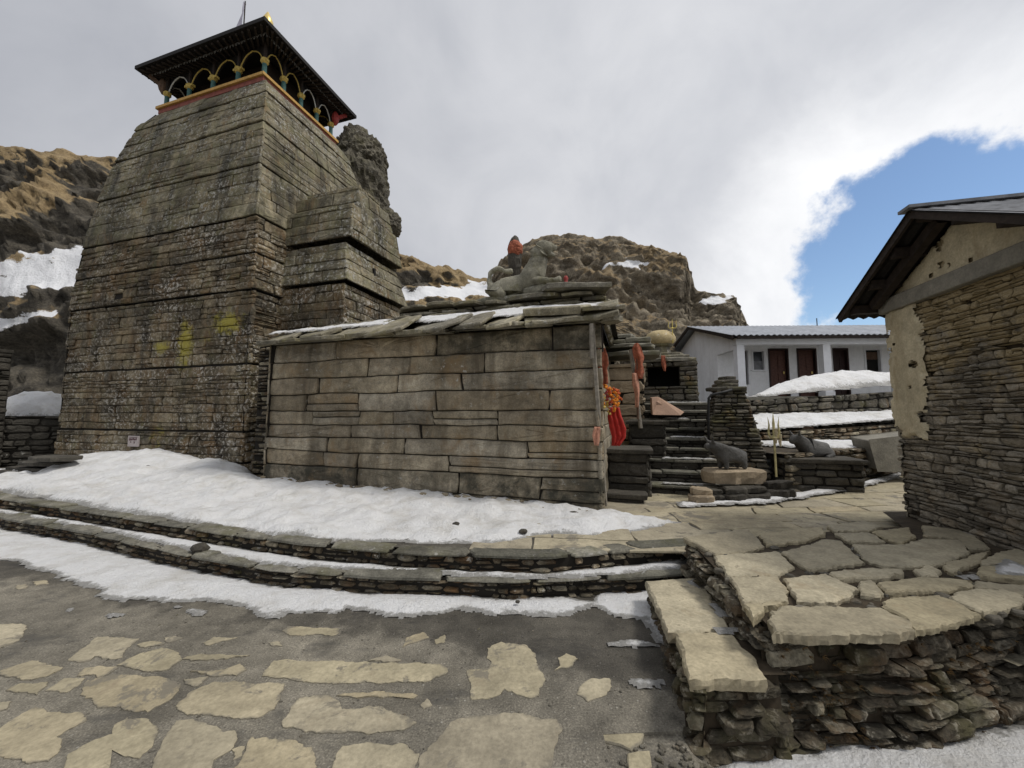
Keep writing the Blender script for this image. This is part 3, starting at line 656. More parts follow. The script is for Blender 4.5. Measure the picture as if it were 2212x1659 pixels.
for i in range(NA): column(pa[i], -ib)
for i in range(1, NB): column(-ia, pb_[i])
def arch(p, q):
    p, q = Vector(p), Vector(q); pts = []
    for k in range(15):
        t = k / 14; x = abs(2 * t - 1); h = .36 * (1 - x ** 2.6) + .03 * max(0, 1 - 6 * x)
        pts.append(p.lerp(q, .06 + .88 * t) + Vector((0, 0, .50 + h)))
    m = MB(); m.tube(pts, .016, 6); o = m.build('arch', M['white_paint'] if rg.random() < .5 else M['yellow_paint'], tower)
    # dark boarded spandrel above the arch, a little behind it
    m = MB(); d = (q - p).normalized(); nrm = Vector((d.y, -d.x, 0)) * -.03
    top = ZE - ZF - .02
    fr = [a_ + nrm for a_ in pts]; bk = [a_ + nrm * 2 for a_ in pts]
    n = len(pts); vs = fr + [Vector((a_.x, a_.y, ZF + top)) for a_ in fr] + bk + [Vector((a_.x, a_.y, ZF + top)) for a_ in bk]
    fs = []
    for i in range(n - 1): fs += [(i, i + 1, n + i + 1, n + i), (2 * n + i, 3 * n + i, 3 * n + i + 1, 2 * n + i + 1), (i, 2 * n + i, 2 * n + i + 1, i + 1)]
    m.add(vs, fs); m.build('spandrel', M['roof_black'], o)
for i in range(NA): arch(tloc(pa[i], ib, ZF), tloc(pa[i + 1], ib, ZF)); arch(tloc(pa[i], -ib, ZF), tloc(pa[i + 1], -ib, ZF))
for i in range(NB): arch(tloc(ia, pb_[i], ZF), tloc(ia, pb_[i + 1], ZF)); arch(tloc(-ia, pb_[i], ZF), tloc(-ia, pb_[i + 1], ZF))
# roof: low hipped roof with wide boarded eaves
ES, EB = 2.40, 1.72
m = MB(); zt, zl = ZE + .02, ZE - .03
pts = [tloc(x * ES, y * EB, zl) for x, y in ((-1, 1), (1, 1), (1, -1), (-1, -1))] + [tloc(x * ES, y * EB, zt + .05) for x, y in ((-1, 1), (1, 1), (1, -1), (-1, -1))] + [tloc(-.8, 0, ZE + .62), tloc(.8, 0, ZE + .62)] + [tloc(x * (PS - .1), y * (PB - .1), ZE + .06) for x, y in ((-1, 1), (1, 1), (1, -1), (-1, -1))]
m.add(pts, [(0, 1, 5, 4), (1, 2, 6, 5), (2, 3, 7, 6), (3, 0, 4, 7), (4, 5, 9, 8), (6, 7, 8, 9), (5, 6, 9), (7, 4, 8), (0, 10, 11, 1), (1, 11, 12, 2), (2, 12, 13, 3), (3, 13, 10, 0), (10, 13, 12, 11)])
roof = m.build('pavilion_roof', M['roof_black'], tower)
def rafters(n, p0, p1, q0, q1):
    m = MB()
    for k in range(n):
        t = (k + .5) / n; m.beam(Vector(p0).lerp(Vector(p1), t), Vector(q0).lerp(Vector(q1), t), .05, .05)
    return m
for (sa, sb, ta, tb) in ((-1, 1, 1, 1), (1, 1, 1, -1), (1, -1, -1, -1), (-1, -1, -1, 1)):
    rafters(22, tloc(sa * (PS - .15), sb * (PB - .15), ZE + .01), tloc(ta * (PS - .15), tb * (PB - .15), ZE + .01), tloc(sa * (ES - .06), sb * (EB - .06), ZE - .06), tloc(ta * (ES - .06), tb * (EB - .06), ZE - .06)).build('rafters', M['dark_wood'], roof)
    m = MB(); n = 120; top = []; bot = []
    for k in range(n + 1):
        t = k / n; p = tloc(sa * (ES - .26), sb * (EB - .26), ZE - .03).lerp(tloc(ta * (ES - .26), tb * (EB - .26), ZE - .03), t)
        top.append(p); bot.append(p - Vector((0, 0, (.012 if k % 3 == 0 else rg.uniform(.04, .10)))))
    m.add(top + bot, [(k, k + 1, n + 2 + k, n + 1 + k) for k in range(n)])
    if 'drop_grey' not in M: plain('drop_grey', (.15, .145, .135), .8, var=.6)
    m.build('carved_fringe', M['drop_grey'], roof)
m = MB(); c = Vector((-7.40, 11.0, ZE + .40)); m.lathe([(r * 1.2, z * 2.5) for r, z in ((.2, 0), (.2, .10), (.08, .16), (.16, .26), (.18, .34), (.07, .44), (.06, .50), (.12, .58), (.13, .64), (.02, .76))], c, 12); m.build('finial', M['gold'], roof, smooth=True)
for sa, sb in ((-1, 1), (1, -1)):
    m = MB(); c = tloc(sa * (ia + .12), sb * (ib + .05), ZE - .30)
    m.lathe([(.03, -.22), (.09, -.12), (.12, .0), (.10, .12), (.06, .22)], c, 8); m.beam(c, tloc(sa * (ES - .2), sb * (EB - .25), ZE - .06), .07, .09); m.build('eave_bracket', M['red_paint'] if sa > 0 else M['brown_wood'], tower)
# flag on the roof
fl = thing('flag', 'pale lilac pennant hanging from a thin pole on the tower roof', 'flag', tuple(tloc(0, .0, ZE + .6)))
fp = on_y(528, 66, 10.9); ft = on_y(527, 3, 10.9)
fp = Vector((-8.42, 11.42, ZE + .3)); 
m = MB(); m.tube([fp, fp + Vector((0, 0, 2.85))], .018, 6); m.build('flagpole', M['dark_wood'], fl)
m = MB(); vs = []; n = 10
for i in range(n + 1):
    t = i / n; w = .42 * t ** .8
    for j in range(5):
        s = j / 4; vs.append(fp + Vector((-.01, 0, 2.80 - 1.15 * t)) + AX * (-w * s) + BX * (.05 * math.sin(5 * s + 3 * t)) + Vector((0, 0, -.12 * s * t)))
m.add(vs, [(i * 5 + j, i * 5 + j + 1, i * 5 + 6 + j, i * 5 + 5 + j) for i in range(n) for j in range(4)]); m.build('pennant', M['flag_lilac'], fl, smooth=True)
# stepped vestibule between tower and hall
def taper(mb, z0, a0, b0, c0, z1, a1, b1, c1, rh, ln, rg, mi=1, **kw):
    """block on the right of the tower: right face at a, near face at b, far face at c (bottom, top)"""
    def L(x, y, v): return x + (y - x) * (v - z0) / (z1 - z0)
    w1, w2 = 3.6, 3.0
    fa = lambda u, v, d: tloc(L(a0, a1, v) - w1 + w1 * u / w1, L(b0, b1, v) + d, v)
    fb = lambda u, v, d: tloc(L(a0, a1, v) + d, L(b0, b1, v) + (L(c0, c1, v) - L(b0, b1, v)) * u / w2, v)
    for f, W_ in ((fa, w1), (fb, w2)):
        sheet(mb, f, (0, W_), (z0, z1), 4, 2, -.04, 2)
        stones(mb, f, (0, W_ + (.03 if f is fa else 0)), (z0 + .01, z1 - .01), rh, ln, rng=rg, mi=mi, **kw)
    ct = [tloc(a1 - w1, b1, z1 - .02), tloc(a1, b1, z1 - .02), tloc(a1, c1, z1 - .02), tloc(a1 - w1, c1, z1 - .02)]
    mb.add(ct, [(0, 1, 2, 3)], (.5, .5, 0), mi)
    cb = [tloc(a1 - w1, c1, z0), tloc(a0, c0, z0), tloc(a1, c1, z1 - .02), tloc(a1 - w1, c1, z1 - .02)]; mb.add(cb, [(0, 1, 2, 3)], (.5, .5, 0), mi)
mb = MB(); kw = dict(gap=.009, dep=(-.01, .02), bev=.011, jit=.012, rough=.008, rnd=.03, seg=.2, wav=.02)
taper(mb, 2.6, 4.85, 1.42, -1.5, 4.62, 4.78, 1.40, -1.25, (.16, .26), (.25, .8), rg, 0, **kw)
taper(mb, 4.66, 4.92, 1.46, -1.1, 5.62, 4.72, 1.30, -.72, (.22, .34), (.5, 1.4), rg, **kw)
taper(mb, 5.72, 4.88, 1.34, -.78, 6.58, 4.83, 1.24, -.55, (.2, .3), (.4, 1.2), rg, **kw)
taper(mb, 6.58, 4.76, .98, -.52, 7.12, 4.70, .90, -.34, (.18, .28), (.4, 1.2), rg, **kw)
taper(mb, 7.12, 4.50, .62, -.38, 7.5, 4.42, .52, -.28, (.18, .3), (.5, 1.0), rg, **kw)
vest = mb.build('vestibule', [M['tower_stone'], M['tower_ashlar'], M['joint']], tower)
m = MB(); q = tloc(4.81, .35, 5.1); m.box(q, (.06, .07, .42), math.atan2(AX.y, AX.x)); m.build('window_slit', M['dark_inside'], vest)

# plaque on the tower
pl = thing('wall_plaque', 'small faded pinkish white plaque fixed low on the stone tower', 'sign', tuple(on_y(287, 951, 8.95)))
lA, rA, hA = corners(1.05)
pc = None
for k in range(200):
    u = k / 200 * 6.4; q = faceA(u, 1.02, .085)
    dd = q - Vector((0, 0, CAMH)); f = dd.y * _c + dd.z * _s
    if CXP + FPX * dd.x / f >= 287: pc = q; break
rz = math.atan2(AX.y, AX.x)
m = MB(); m.box(pc, (.36, .03, .25), rz); m.build('plaque_board', M['plaque_white'], pl)
m = MB(); q = pc + BX * .018 + Vector((0, 0, .04))
for k, (dx, w, h, dz) in enumerate(((-.11, .05, .055, 0), (-.05, .05, .045, 0), (.01, .04, .05, .01), (.06, .04, .045, 0), (.11, .03, .05, .01), (0, .27, .014, .05), (-.07, .03, .03, -.06), (.05, .025, .05, -.07))):
    m.box(q + AX * dx + Vector((0, 0, dz)), (w, .006, h), rz + .0)
m.build('plaque_writing', M['plaque_ink'], pl)

# ------------------------------------------------------------------ the low hall in front
HR = Vector((1.244, 5.448, 0)); HL = HR - AX * 6.0
hall = thing('temple_hall', 'low temple hall of long dressed stone blocks roofed with rough slates', 'building', (HR.x, HR.y, ZT))
mb = MB(); rg = random.Random(21)
bat = .035
fH = lambda u, v, d: HL + AX * u + BX * (d - bat * (v - ZT) + .0) + Vector((0, 0, v))
rows = [.14, .42, .74, 1.0, 1.24, 1.46, 1.69, 2.0, 2.28, 2.58, 2.93]
sheet(mb, fH, (0, 6.0), (0, 2.93), 4, 2, -.055)
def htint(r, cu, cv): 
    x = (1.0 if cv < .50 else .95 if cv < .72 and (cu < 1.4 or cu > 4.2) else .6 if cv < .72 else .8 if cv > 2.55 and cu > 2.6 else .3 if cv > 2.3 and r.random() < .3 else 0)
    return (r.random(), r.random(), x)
fH2 = lambda u, v, d: fH(u, v, d + .022 * mn.noise(Vector((u * 1.2, v * 1.6, 4))) + .008 * mn.noise(Vector((u * 5, v * 5, 8))))
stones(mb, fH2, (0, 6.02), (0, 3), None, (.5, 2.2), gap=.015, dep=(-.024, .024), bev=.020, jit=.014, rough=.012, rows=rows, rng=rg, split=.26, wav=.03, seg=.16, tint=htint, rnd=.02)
fE = lambda u, v, d: HR - BX * u + AX * (d - bat * (v - ZT)) + Vector((0, 0, v))
fW = lambda u, v, d: HL - BX * (4.2 - u) - AX * d + Vector((0, 0, v))
for f in (fE, fW):
    sheet(mb, f, (0, 4.2), (0, 2.93), 3, 2, -.04)
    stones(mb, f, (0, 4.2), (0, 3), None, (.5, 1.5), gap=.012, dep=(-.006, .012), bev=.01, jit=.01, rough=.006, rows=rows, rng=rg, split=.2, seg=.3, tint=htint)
mb.add([HL - BX * 4.2, HR - BX * 4.2, HR - BX * 4.2 + Vector((0, 0, 2.93)), HL - BX * 4.2 + Vector((0, 0, 2.93))], [(0, 1, 2, 3)], mi=1)
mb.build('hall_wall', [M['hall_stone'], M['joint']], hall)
# rubble filling the recess between hall and tower
mb = MB(); fR = lambda u, v, d: HL - AX * 1.25 + AX * u - BX * .82 + BX * d + Vector((0, 0, v))
sheet(mb, fR, (0, 1.3), (0, 3.2), 2, 2, -.05); stones(mb, fR, (0, 1.3), (.1, 3.2), (.06, .13), (.1, .35), gap=.03, dep=(-.03, .05), bev=.015, jit=.02, rough=.012, rnd=.2, rng=rg, split=.2, skip=.06)
mb.build('infill_wall', [M['dark_rubble'], M['joint']], hall)
# roof slabs
def hloc(u, w, z): return HL + AX * u - BX * w + Vector((0, 0, z))   # u along the wall from its left end, w inwards
def roof_slab(mb, u, w, z, ru, rw, th, pitch, rg, roll=0.0, mi=0):
    poly = rand_poly(0, 0, ru, rw, rg, rg.choice((6, 7, 8)), rg.uniform(-.25, .25), .8)
    tmp = MB(); slab(tmp, poly, -th / 2, th / 2, rg, chip=.025, bev=.014, sub=.09, rel=.006)
    R = Matrix.Rotation(pitch, 3, 'X') @ Matrix.Rotation(roll, 3, 'Y')
    vs = []
    for p in tmp.v:
        q = R @ Vector(p); vs.append(hloc(u, w, z) + AX * q.x - BX * q.y + Vector((0, 0, q.z)))
    mb.add(vs, tmp.f, tmp.t[0], mi)
mb = MB()
mb.add([hloc(-.3, -.12, 2.91), hloc(6.12, -.12, 2.91), hloc(6.12, 1.0, 3.36), hloc(-.3, 1.0, 3.36), hloc(-.3, 4.2, 3.36), hloc(6.12, 4.2, 3.36)], [(0, 1, 2, 3), (3, 2, 5, 4)], mi=1)
u = -.2
while u < 6.0:                                        # under course: thick stones closing the wall head
    ru = min(rg.uniform(.2, .42), (6.3 - u) / 2); roof_slab(mb, u + ru, rg.uniform(-.02, .05), 2.955 + rg.uniform(-.015, .02), ru * 1.05, .3, rg.uniform(.05, .075), .12, rg, rg.uniform(-.03, .03)); u += ru * 1.85
u = -.16
while u < 5.8:                                        # eave course
    ru = min(rg.uniform(.30, .55), (6.28 - u) / 2); roof_slab(mb, u + ru, rg.uniform(.0, .14), 3.085 + rg.uniform(-.01, .03), ru * 1.04, rg.uniform(.34, .46), rg.uniform(.045, .065), rg.uniform(.42, .54), rg, rg.uniform(-.20, -.04)); u += ru * rg.uniform(1.6, 2.05)
u = -.0
while u < 5.8:                                        # second course
    ru = min(rg.uniform(.2, .42), (6.15 - u) / 2); roof_slab(mb, u + ru, rg.uniform(.52, .68), 3.27 + rg.uniform(-.01, .03), ru, rg.uniform(.22, .32), rg.uniform(.04, .07), rg.uniform(.3, .42), rg, rg.uniform(-.07, .05)); u += ru * rg.uniform(1.8, 2.5)
roof_slab(mb, 6.0, .05, 3.12, .30, .36, .06, .2, rg, .02); roof_slab(mb, 5.35, .12, 3.17, .5, .32, .11, .3, rg, .02)
for k in range(34): roof_slab(mb, rg.uniform(.1, 3.4), rg.uniform(.7, 1.25), 3.34 + rg.uniform(-.05, .08), rg.uniform(.12, .34), rg.uniform(.1, .22), rg.uniform(.025, .05), rg.uniform(.05, .3), rg, rg.uniform(-.1, .1))
mb.build('slate_roof', [M['slate_roof'], M['joint']], hall)
# raised middle of the roof
mb = MB(); 
fU = lambda u, v, d: hloc(2.1, .95, 0) + AX * u + BX * d + Vector((0, 0, v))
fUe = lambda u, v, d: hloc(6.0, .95, 0) - BX * u + AX * d + Vector((0, 0, v))
for f, L_ in ((fU, 3.9), (fUe, 2.6)):
    sheet(mb, f, (0, L_), (3.1, 3.62), 2, 1, -.05)
    stones(mb, f, (0, L_), (3.16, 3.60), (.05, .11), (.2, .7), gap=.02, dep=(-.02, .05), bev=.012, jit=.02, rough=.012, rnd=.12, rng=rg, split=.1)
for lay, (z, n_, ov) in enumerate(((3.50, 7, .06), (3.64, 6, .14))):
    u = 2.0 + .12 * lay
    while u < 5.6:
        ru = min(rg.uniform(.25, .55), (6.12 - u) / 2); roof_slab(mb, u + ru, .95 - ov + .25 + rg.uniform(-.05, .05), z + rg.uniform(-.015, .02), ru, .36, rg.uniform(.04, .07), rg.uniform(.0, .1), rg, rg.uniform(-.05, .04)); u += ru * 1.85
for k in range(14): roof_slab(mb, 2.3 + (k % 5) * .85, 1.6 + (k // 5) * .7, 3.62 + rg.uniform(-.01, .02), .5, .42, .05, .03, rg)
roof_slab(mb, 5.5, 1.05, 3.72, .6, .45, .08, .02, rg, .02)
mb.build('upper_roof', [M['slate_roof'], M['joint']], hall)

# ------------------------------------------------------------------ stone platform and bench on the right
plat = thing('stone_platform', 'raised dry stone platform capped with big irregular tan flagstones before the hut', 'platform', (2.2, 3.0, -.1))
ZP = .48; rg = random.Random(31)
PE = [(1.62, 3.83), (1.375, 2.24), (2.13, 2.26), (3.07, 2.50), (4.3, 2.90), (6.2, 3.5)]
mb = MB(); f, L = vwall(PE[0], PE[1]); f = (lambda f: lambda u, v, d: f(u, v, d + .05 * (ZP - v)))(f)
sheet(mb, f, (0, L), (-.2, ZP - .05), 8, 3, -.06)
kw = dict(gap=.008, bev=.007, jit=.014, rough=.009, rnd=.16, split=.2, skip=.08, seg=.035)
stones(mb, f, (0, L), (-.2, ZP - .055), (.022, .06), (.05, .20), dep=(-.05, .035), rng=rg, **kw)
f, L = polywall(PE[1:]); f = (lambda f: lambda u, v, d: f(u, v, d + .12 * (ZP - v)))(f)
sheet(mb, f, (0, L), (-.25, ZP - .05), 30, 4, -.07)
stones(mb, f, (0, L), (-.25, ZP - .055), (.018, .055), (.06, .28), dep=(-.07, .035), rng=rg, wav=.05, **kw)
mb.add([(1.66, 3.78, ZP - .035), (1.42, 2.3, ZP - .035), (2.13, 2.31, ZP - .035), (3.07, 2.55, ZP - .035), (4.3, 2.95, ZP - .035), (6.2, 3.6, ZP - .035), (6.2, 5.0, ZP - .035), (4.5, 4.9, ZP - .035), (4.1, 4.25, ZP - .035)], [tuple(range(9))], mi=1)
mb.build('platform_wall', [M['platform_rubble'], M['joint_brown']], plat)
P7 = [[(310,185),(660,140),(715,185),(755,235),(640,265),(480,280)], [(725,165),(1080,130),(1095,170),(960,205),(770,225)], [(475,285),(640,275),(830,268),(925,345),(830,390),(560,400)], [(850,265),(1100,195),(1180,205),(1310,320),(1010,365),(945,335)],
 [(1105,120),(1320,95),(1420,125),(1340,150),(1160,152)], [(1150,165),(1340,160),(1440,210),(1230,210)], [(1360,150),(1560,130),(1600,180),(1530,215),(1450,200)], [(1250,225),(1540,222),(1640,190),(1860,200),(1900,270),(1740,335),(1550,350),(1400,330),(1310,300)],
 [(565,405),(830,400),(890,480),(880,535),(640,550)], [(865,420),(1100,395),(1280,480),(1240,520),(1090,552),(940,545),(900,480)], [(1120,385),(1330,358),(1530,365),(1520,390),(1400,420),(1150,420)], [(1280,425),(1350,420),(1440,500),(1400,515),(1300,505)],
 [(1390,445),(1620,410),(1910,430),(1890,470),(1700,490),(1440,495)], [(1590,362),(1680,338),(1745,370),(1720,395),(1640,408)], [(775,590),(850,563),(1090,560),(1400,570),(1555,640),(1562,682),(1450,705),(790,715)], [(1410,560),(1450,512),(1730,502),(1830,545),(1955,605),(1780,662),(1590,692),(1568,640)],
 [(1790,510),(1870,475),(2100,475),(2200,505),(2230,545),(1990,605),(1850,545)], [(1930,425),(2212,450),(2420,480),(2300,515),(2150,490),(1940,460)], [(1915,285),(2020,260),(1960,330),(1800,378),(1745,345)], [(2060,270),(2212,245),(2420,300),(2212,350),(1970,338)],
 [(2245,530),(2420,500),(2700,560),(2500,640),(2270,590)], [(1640,120),(1900,150),(2020,245),(1900,255),(1870,195),(1660,180)], [(2240,360),(2480,320),(2700,400),(2460,460),(2230,430),(1960,400),(1960,355)], [(640,560),(880,545),(770,585),(690,640)]]
for i, poly in enumerate(P7):
    m = MB(); w = [on_z(*crop7(q), ZP) for q in poly]; cx = sum(q.x for q in w) / len(w); cy = sum(q.y for q in w) / len(w)
    if i == 14: w = [q + Vector((0, -.02, 0)) for q in w]
    slab(m, [(cx + (q.x - cx) * 1.012, cy + (q.y - cy) * 1.012) for q in w], ZP - rg.uniform(.045, .06), ZP + rg.uniform(-.008, .008), rg, chip=.022, bev=.012, sub=.022, rel=.003, tilt=(rg.uniform(-.008, .008), rg.uniform(-.008, .008)))
    m.build('flagstone', M['flag_stone'], plat)
m = MB()                                                # small wedging stones in the gaps
for k in range(90):
    x, y = rg.uniform(1.5, 3.4), rg.uniform(2.35, 3.72); r = rg.uniform(.012, .04)
    if x < 1.42 + .14 * (y - 2.2): continue
    slab(m, rand_poly(x, y, r * 1.5, r, rg, 6, rg.uniform(0, 3)), ZP - .05, ZP - .016 + rg.uniform(-.01, .006), rg, chip=0, bev=r * .3, sub=1, rel=.002)
tag(m.build('wedge_stones', M['grey_rubble'], plat), kind='stuff')
# bench step along its left side
bench = thing('stone_bench', 'low sloping stone bench step of two long tan slabs beside the platform', 'step', (1.1, 2.6, -.1))
def on_bench(px, py):
    q = on_z(px, py, .28)
    for _ in range(4): q = on_z(px, py, .305 - .07 * (q.y - 2.05))
    return q
mb = MB(); b0, b1, b2 = on_bench(*crop7((95, 440))), on_bench(*crop7((330, 965))), on_bench(*crop7((780, 960)))
f, L = vwall(b0, b1); ft = lambda z: .305 - .07 * (z - 2.05) - .05
fl_ = (lambda f, L: lambda u, v, d: f(u, -.2 + (v + .2) * (ft(b0.y + (b1.y - b0.y) * u / L) + .2) / .455, d - .03 + .08 * (.25 - v)))(f, L)
sheet(mb, fl_, (0, L), (-.2, .25), 8, 2, -.05); stones(mb, fl_, (0, L), (-.2, .255), (.04, .09), (.06, .2), dep=(-.04, .03), rng=rg, **kw)
f, L = vwall(b1, b2); f = (lambda f: lambda u, v, d: f(u, v, d - .03 + .12 * (.25 - v)))(f)
sheet(mb, f, (0, L + .1), (-.25, .25), 3, 2, -.05); stones(mb, f, (-.02, L + .1), (-.25, .25), (.03, .085), (.06, .24), dep=(-.05, .04), rng=rg, **kw)
cc = [b0 + Vector((.05, 0, -.03)), b1 + Vector((.05, .05, -.03)), b2 + Vector((.12, .05, -.03)), Vector((1.6, 3.55, b0.z - .03))]; mb.add(cc, [(0, 1, 2, 3)], mi=1)
mb.build('bench_wall', [M['platform_rubble'], M['joint_brown']], bench)
for poly in ([(88,432),(385,412),(460,520),(560,706),(215,716)], [(262,725),(560,712),(700,860),(770,975),(330,968)]):
    w = [on_bench(*crop7(q)) for q in poly]; cx = sum(q.x for q in w) / len(w); cy = sum(q.y for q in w) / len(w); zc = .305 - .07 * (cy - 2.05)
    m = MB(); slab(m, [(q.x, q.y) for q in w], zc - .075, zc, rg, chip=.014, bev=.014, sub=.03, rel=.004, tilt=(0, -.07)); m.build('bench_slab', M['flag_stone'], bench)

# ------------------------------------------------------------------ hut on the right
hut = thing('stone_hut', 'rough stone hut with peeling cream plaster gable and a tin roof', 'hut', (4.45, 4.6, .4))
K = Vector((4.58, 4.70, 0)); Wd = Vector((-.234, -.972, 0)); Nn = Vector((.972, -.234, 0)); rg = random.Random(41)
LG = 2.1; TP = 1.05
def hutf(u, v, d): return K + Wd * u - Nn * d + Vector((0, 0, v))
mb = MB(); sheet(mb, hutf, (0, LG), (.2, 2.86), 4, 4, -.05)
stones(mb, hutf, (0, LG), (.36, 2.85), (.028, .075), (.06, .24), gap=.006, dep=(-.012, .012), bev=.008, jit=.016, rough=.010, rnd=.16, rng=rg, split=.22, seg=.05, wav=.05, skip=.01)
fb = lambda u, v, d: K + Nn * (3.5 - u) - Wd * d + Vector((0, 0, v))
sheet(mb, fb, (0, 3.5), (.2, 2.86), 4, 4, -.05); stones(mb, fb, (0, 3.53), (.36, 2.85), (.05, .1), (.15, .4), gap=.013, dep=(-.02, .035), bev=.012, jit=.014, rough=.012, rnd=.16, rng=rg, seg=.12)
ff = lambda u, v, d: K + Wd * LG + Nn * u + Wd * d + Vector((0, 0, v))
sheet(mb, ff, (0, 3.5), (.2, 2.86), 4, 4, -.02); stones(mb, ff, (0, 3.5), (.36, 2.85), (.05, .1), (.15, .4), gap=.013, dep=(-.02, .03), rng=rg, seg=.2)
mb.build('hut_wall', [M['hut_stone'], M['joint_brown']], hut)
# plaster strip left at the corner, with a broken outline
def plaster(name, outline, d0, mat, step=.015, edge=.05):
    vs = []; fs = []; idx = {}
    us = [p[0] for p in outline]; vz = [p[1] for p in outline]
    nx, ny = int((max(us) - min(us)) / step) + 3, int((max(vz) - min(vz)) / step) + 3
    S = {}
    for j in range(ny + 1):
        for i in range(nx + 1):
            u, v = min(us) - step + i * step, min(vz) - step + j * step
            e = edge * (mn.noise(Vector((u * 5, v * 5, 1))) + .6 * mn.noise(Vector((u * 14, v * 14, 4))))
            hole = max(0, mn.noise(Vector((u * 4.2, v * 6, 30))) + .4 * mn.noise(Vector((u * 15, v * 15, 31))) - .30) * .5
            S[i, j] = inside((u, v), outline) + e - hole
    for j in range(ny):
        for i in range(nx):
            q = [(i, j), (i + 1, j), (i + 1, j + 1), (i, j + 1)]
            if min(S[a] for a in q) > -.012:
                fc = []
                for a in q:
                    if a not in idx:
                        u, v = min(us) - step + a[0] * step, min(vz) - step + a[1] * step
                        idx[a] = len(vs); vs.append(hutf(u, v, d0 * min(1, max(0, S[a] + .012) / .03) + .008 * mn.noise(Vector((u * 6, v * 6, 9)))))
                    fc.append(idx[a])
                fs.append(tuple(fc))
    m = MB(); m.add(vs, fs); return m.build(name, mat, hut, smooth=True)
plaster('plaster_patch', [(-.02, 1.42), (.46, 1.34), (.50, 2.2), (.47, 2.86), (-.02, 2.86)], .045, M['plaster'])
m = MB(); rr = [(-.03, 2.84), (LG, 2.84)]
m.box(hutf(LG / 2, 2.925, .03), (LG + .1, .10, .165), math.atan2(Wd.y, Wd.x), bev=.008); m.build('timber_band', M['concrete_band'], hut)
RS = .55; ZR = 3.62
def roofz(t): return ZR - RS * abs(t - TP)
# gable: solid rubble backing, plaster in front
m = MB(); prof = [(0, 2.98), (0, roofz(0) - .09), (TP, ZR - .09), (LG, roofz(LG) - .09), (LG, 2.98)]
vs = [hutf(u, v, 0) for u, v in prof] + [hutf(u, v, -.35) for u, v in prof]
m.add(vs, [(0, 1, 2, 3, 4), (5, 9, 8, 7, 6)] + [(i, (i + 1) % 5, 5 + (i + 1) % 5, 5 + i) for i in range(5)]); m.build('gable_core', M['hut_stone'], hut)
plaster('gable_plaster', [(.02, 3.0), (.04, roofz(0.04) - .06), (TP, ZR - .1), (LG, roofz(LG) - .1), (LG, 3.0)], .03, M['plaster'], .015, .02)
# roof of old corrugated sheets
OVG = .40
def sheetroof(name, t0, t1, off, mat, amp):
    vs = []; n = 150; L_ = 3.9
    for i in range(n + 1):
        x = -OVG + (L_ + OVG) * i / n
        for t in (t0, (t0 + t1) / 2, t1):
            vs.append(K + Wd * t + Nn * (x - rgx(i, t)) + Vector((0, 0, roofz(t) + off + amp * math.sin(i * 1.55))))
    m = MB(); m.add(vs, [(i * 3 + j, i * 3 + j + 1, i * 3 + 4 + j, i * 3 + 3 + j) for i in range(n) for j in range(2)]); return m
def rgx(i, t): return 0
for nm, t0, t1 in (('roof_sheet', TP, -.34), ('roof_sheet', TP, LG + .38)):
    m = sheetroof(nm, t0, t1, .03, None, .014); m2 = sheetroof(nm, t0, t1, .018, None, .014)
    k = len(m.v); m.v += m2.v; m.t += m2.t; m.f += [tuple(i + k for i in f) for f in m2.f]; m.m += [1] * len(m2.f)
    m.build(nm, [M['old_tin'], M['roof_black']], hut)
m = MB()
for t in (-.12, .25, .65, TP, 1.45, 1.85, LG + .1):
    m.beam(K + Wd * t + Nn * (-OVG + .08) + Vector((0, 0, roofz(t) - .045)), K + Wd * t + Nn * 3.6 + Vector((0, 0, roofz(t) - .045)), .09, .10)
m.build('purlin_timbers', M['dark_wood'], hut)
for t0, t1 in ((TP, -.31), (TP, LG + .34)):
    m = MB(); m.beam(K + Wd * t0 + Nn * (-OVG + .03) + Vector((0, 0, roofz(t0) - .01)), K + Wd * t1 + Nn * (-OVG + .03) + Vector((0, 0, roofz(t1) - .01)), .03, .09); m.build('barge_board', M['dark_wood'], hut)
m = MB(); m.beam(K + Wd * (.0) - Nn * .15 + Vector((0, 0, roofz(0) - .10)), K + Wd * TP - Nn * .15 + Vector((0, 0, ZR - .10)), .08, .1); m.build('rafter', M['dark_wood'], hut)
m = MB(); m.beam(K + Wd * TP + Nn * (-OVG - .04) + Vector((0, 0, ZR + .035)), K + Wd * TP + Nn * 3.8 + Vector((0, 0, ZR + .035)), .16, .03); m.build('ridge_cap', M['old_tin'], hut)

# ------------------------------------------------------------------ terrace walls, stair and shrines on the far right
def rwall(name, pts, zlo, ztops, seed, label, mat='dark_rubble', rh=(.05, .12), ln=(.08, .34), depth=.3):
    rg = random.Random(seed); mb = MB(); f, L = polywall(pts)
    def g(u, v, d):
        zt = ztops[0] + (ztops[1] - ztops[0]) * u / L; return f(u, zlo + (v - zlo) * (zt - zlo) / (ztops[0] - zlo), d + .02)
    sheet(mb, g, (0, L), (zlo - .05, ztops[0] - .01), 12, 2, -.06)
    stones(mb, g, (0, L), (zlo, ztops[0]), rh, ln, gap=.016, dep=(-.04, .05), bev=.016, jit=.022, rough=.014, rnd=.24, rng=rg, split=.2, wav=.06, seg=.12)
    h = lambda u, v, d: f(u, ztops[0] + (ztops[1] - ztops[0]) * u / L - .01, -v)
    sheet(mb, h, (0, L), (-.02, depth), 12, 1, 0, 0)
    o = mb.build(name, [M[mat], M['joint']]); tag(o, label, 'wall'); return o
w1 = [tuple(on_z(1700, 1064, .34)[:2]), tuple(on_z(1860, 1043, .38)[:2]), tuple(on_z(1990, 1018, .42)[:2])]
rwall('retaining_wall', w1, .3, (.98, 1.06), 51, 'lowest dark dry stone terrace wall behind the reclining bull statue')
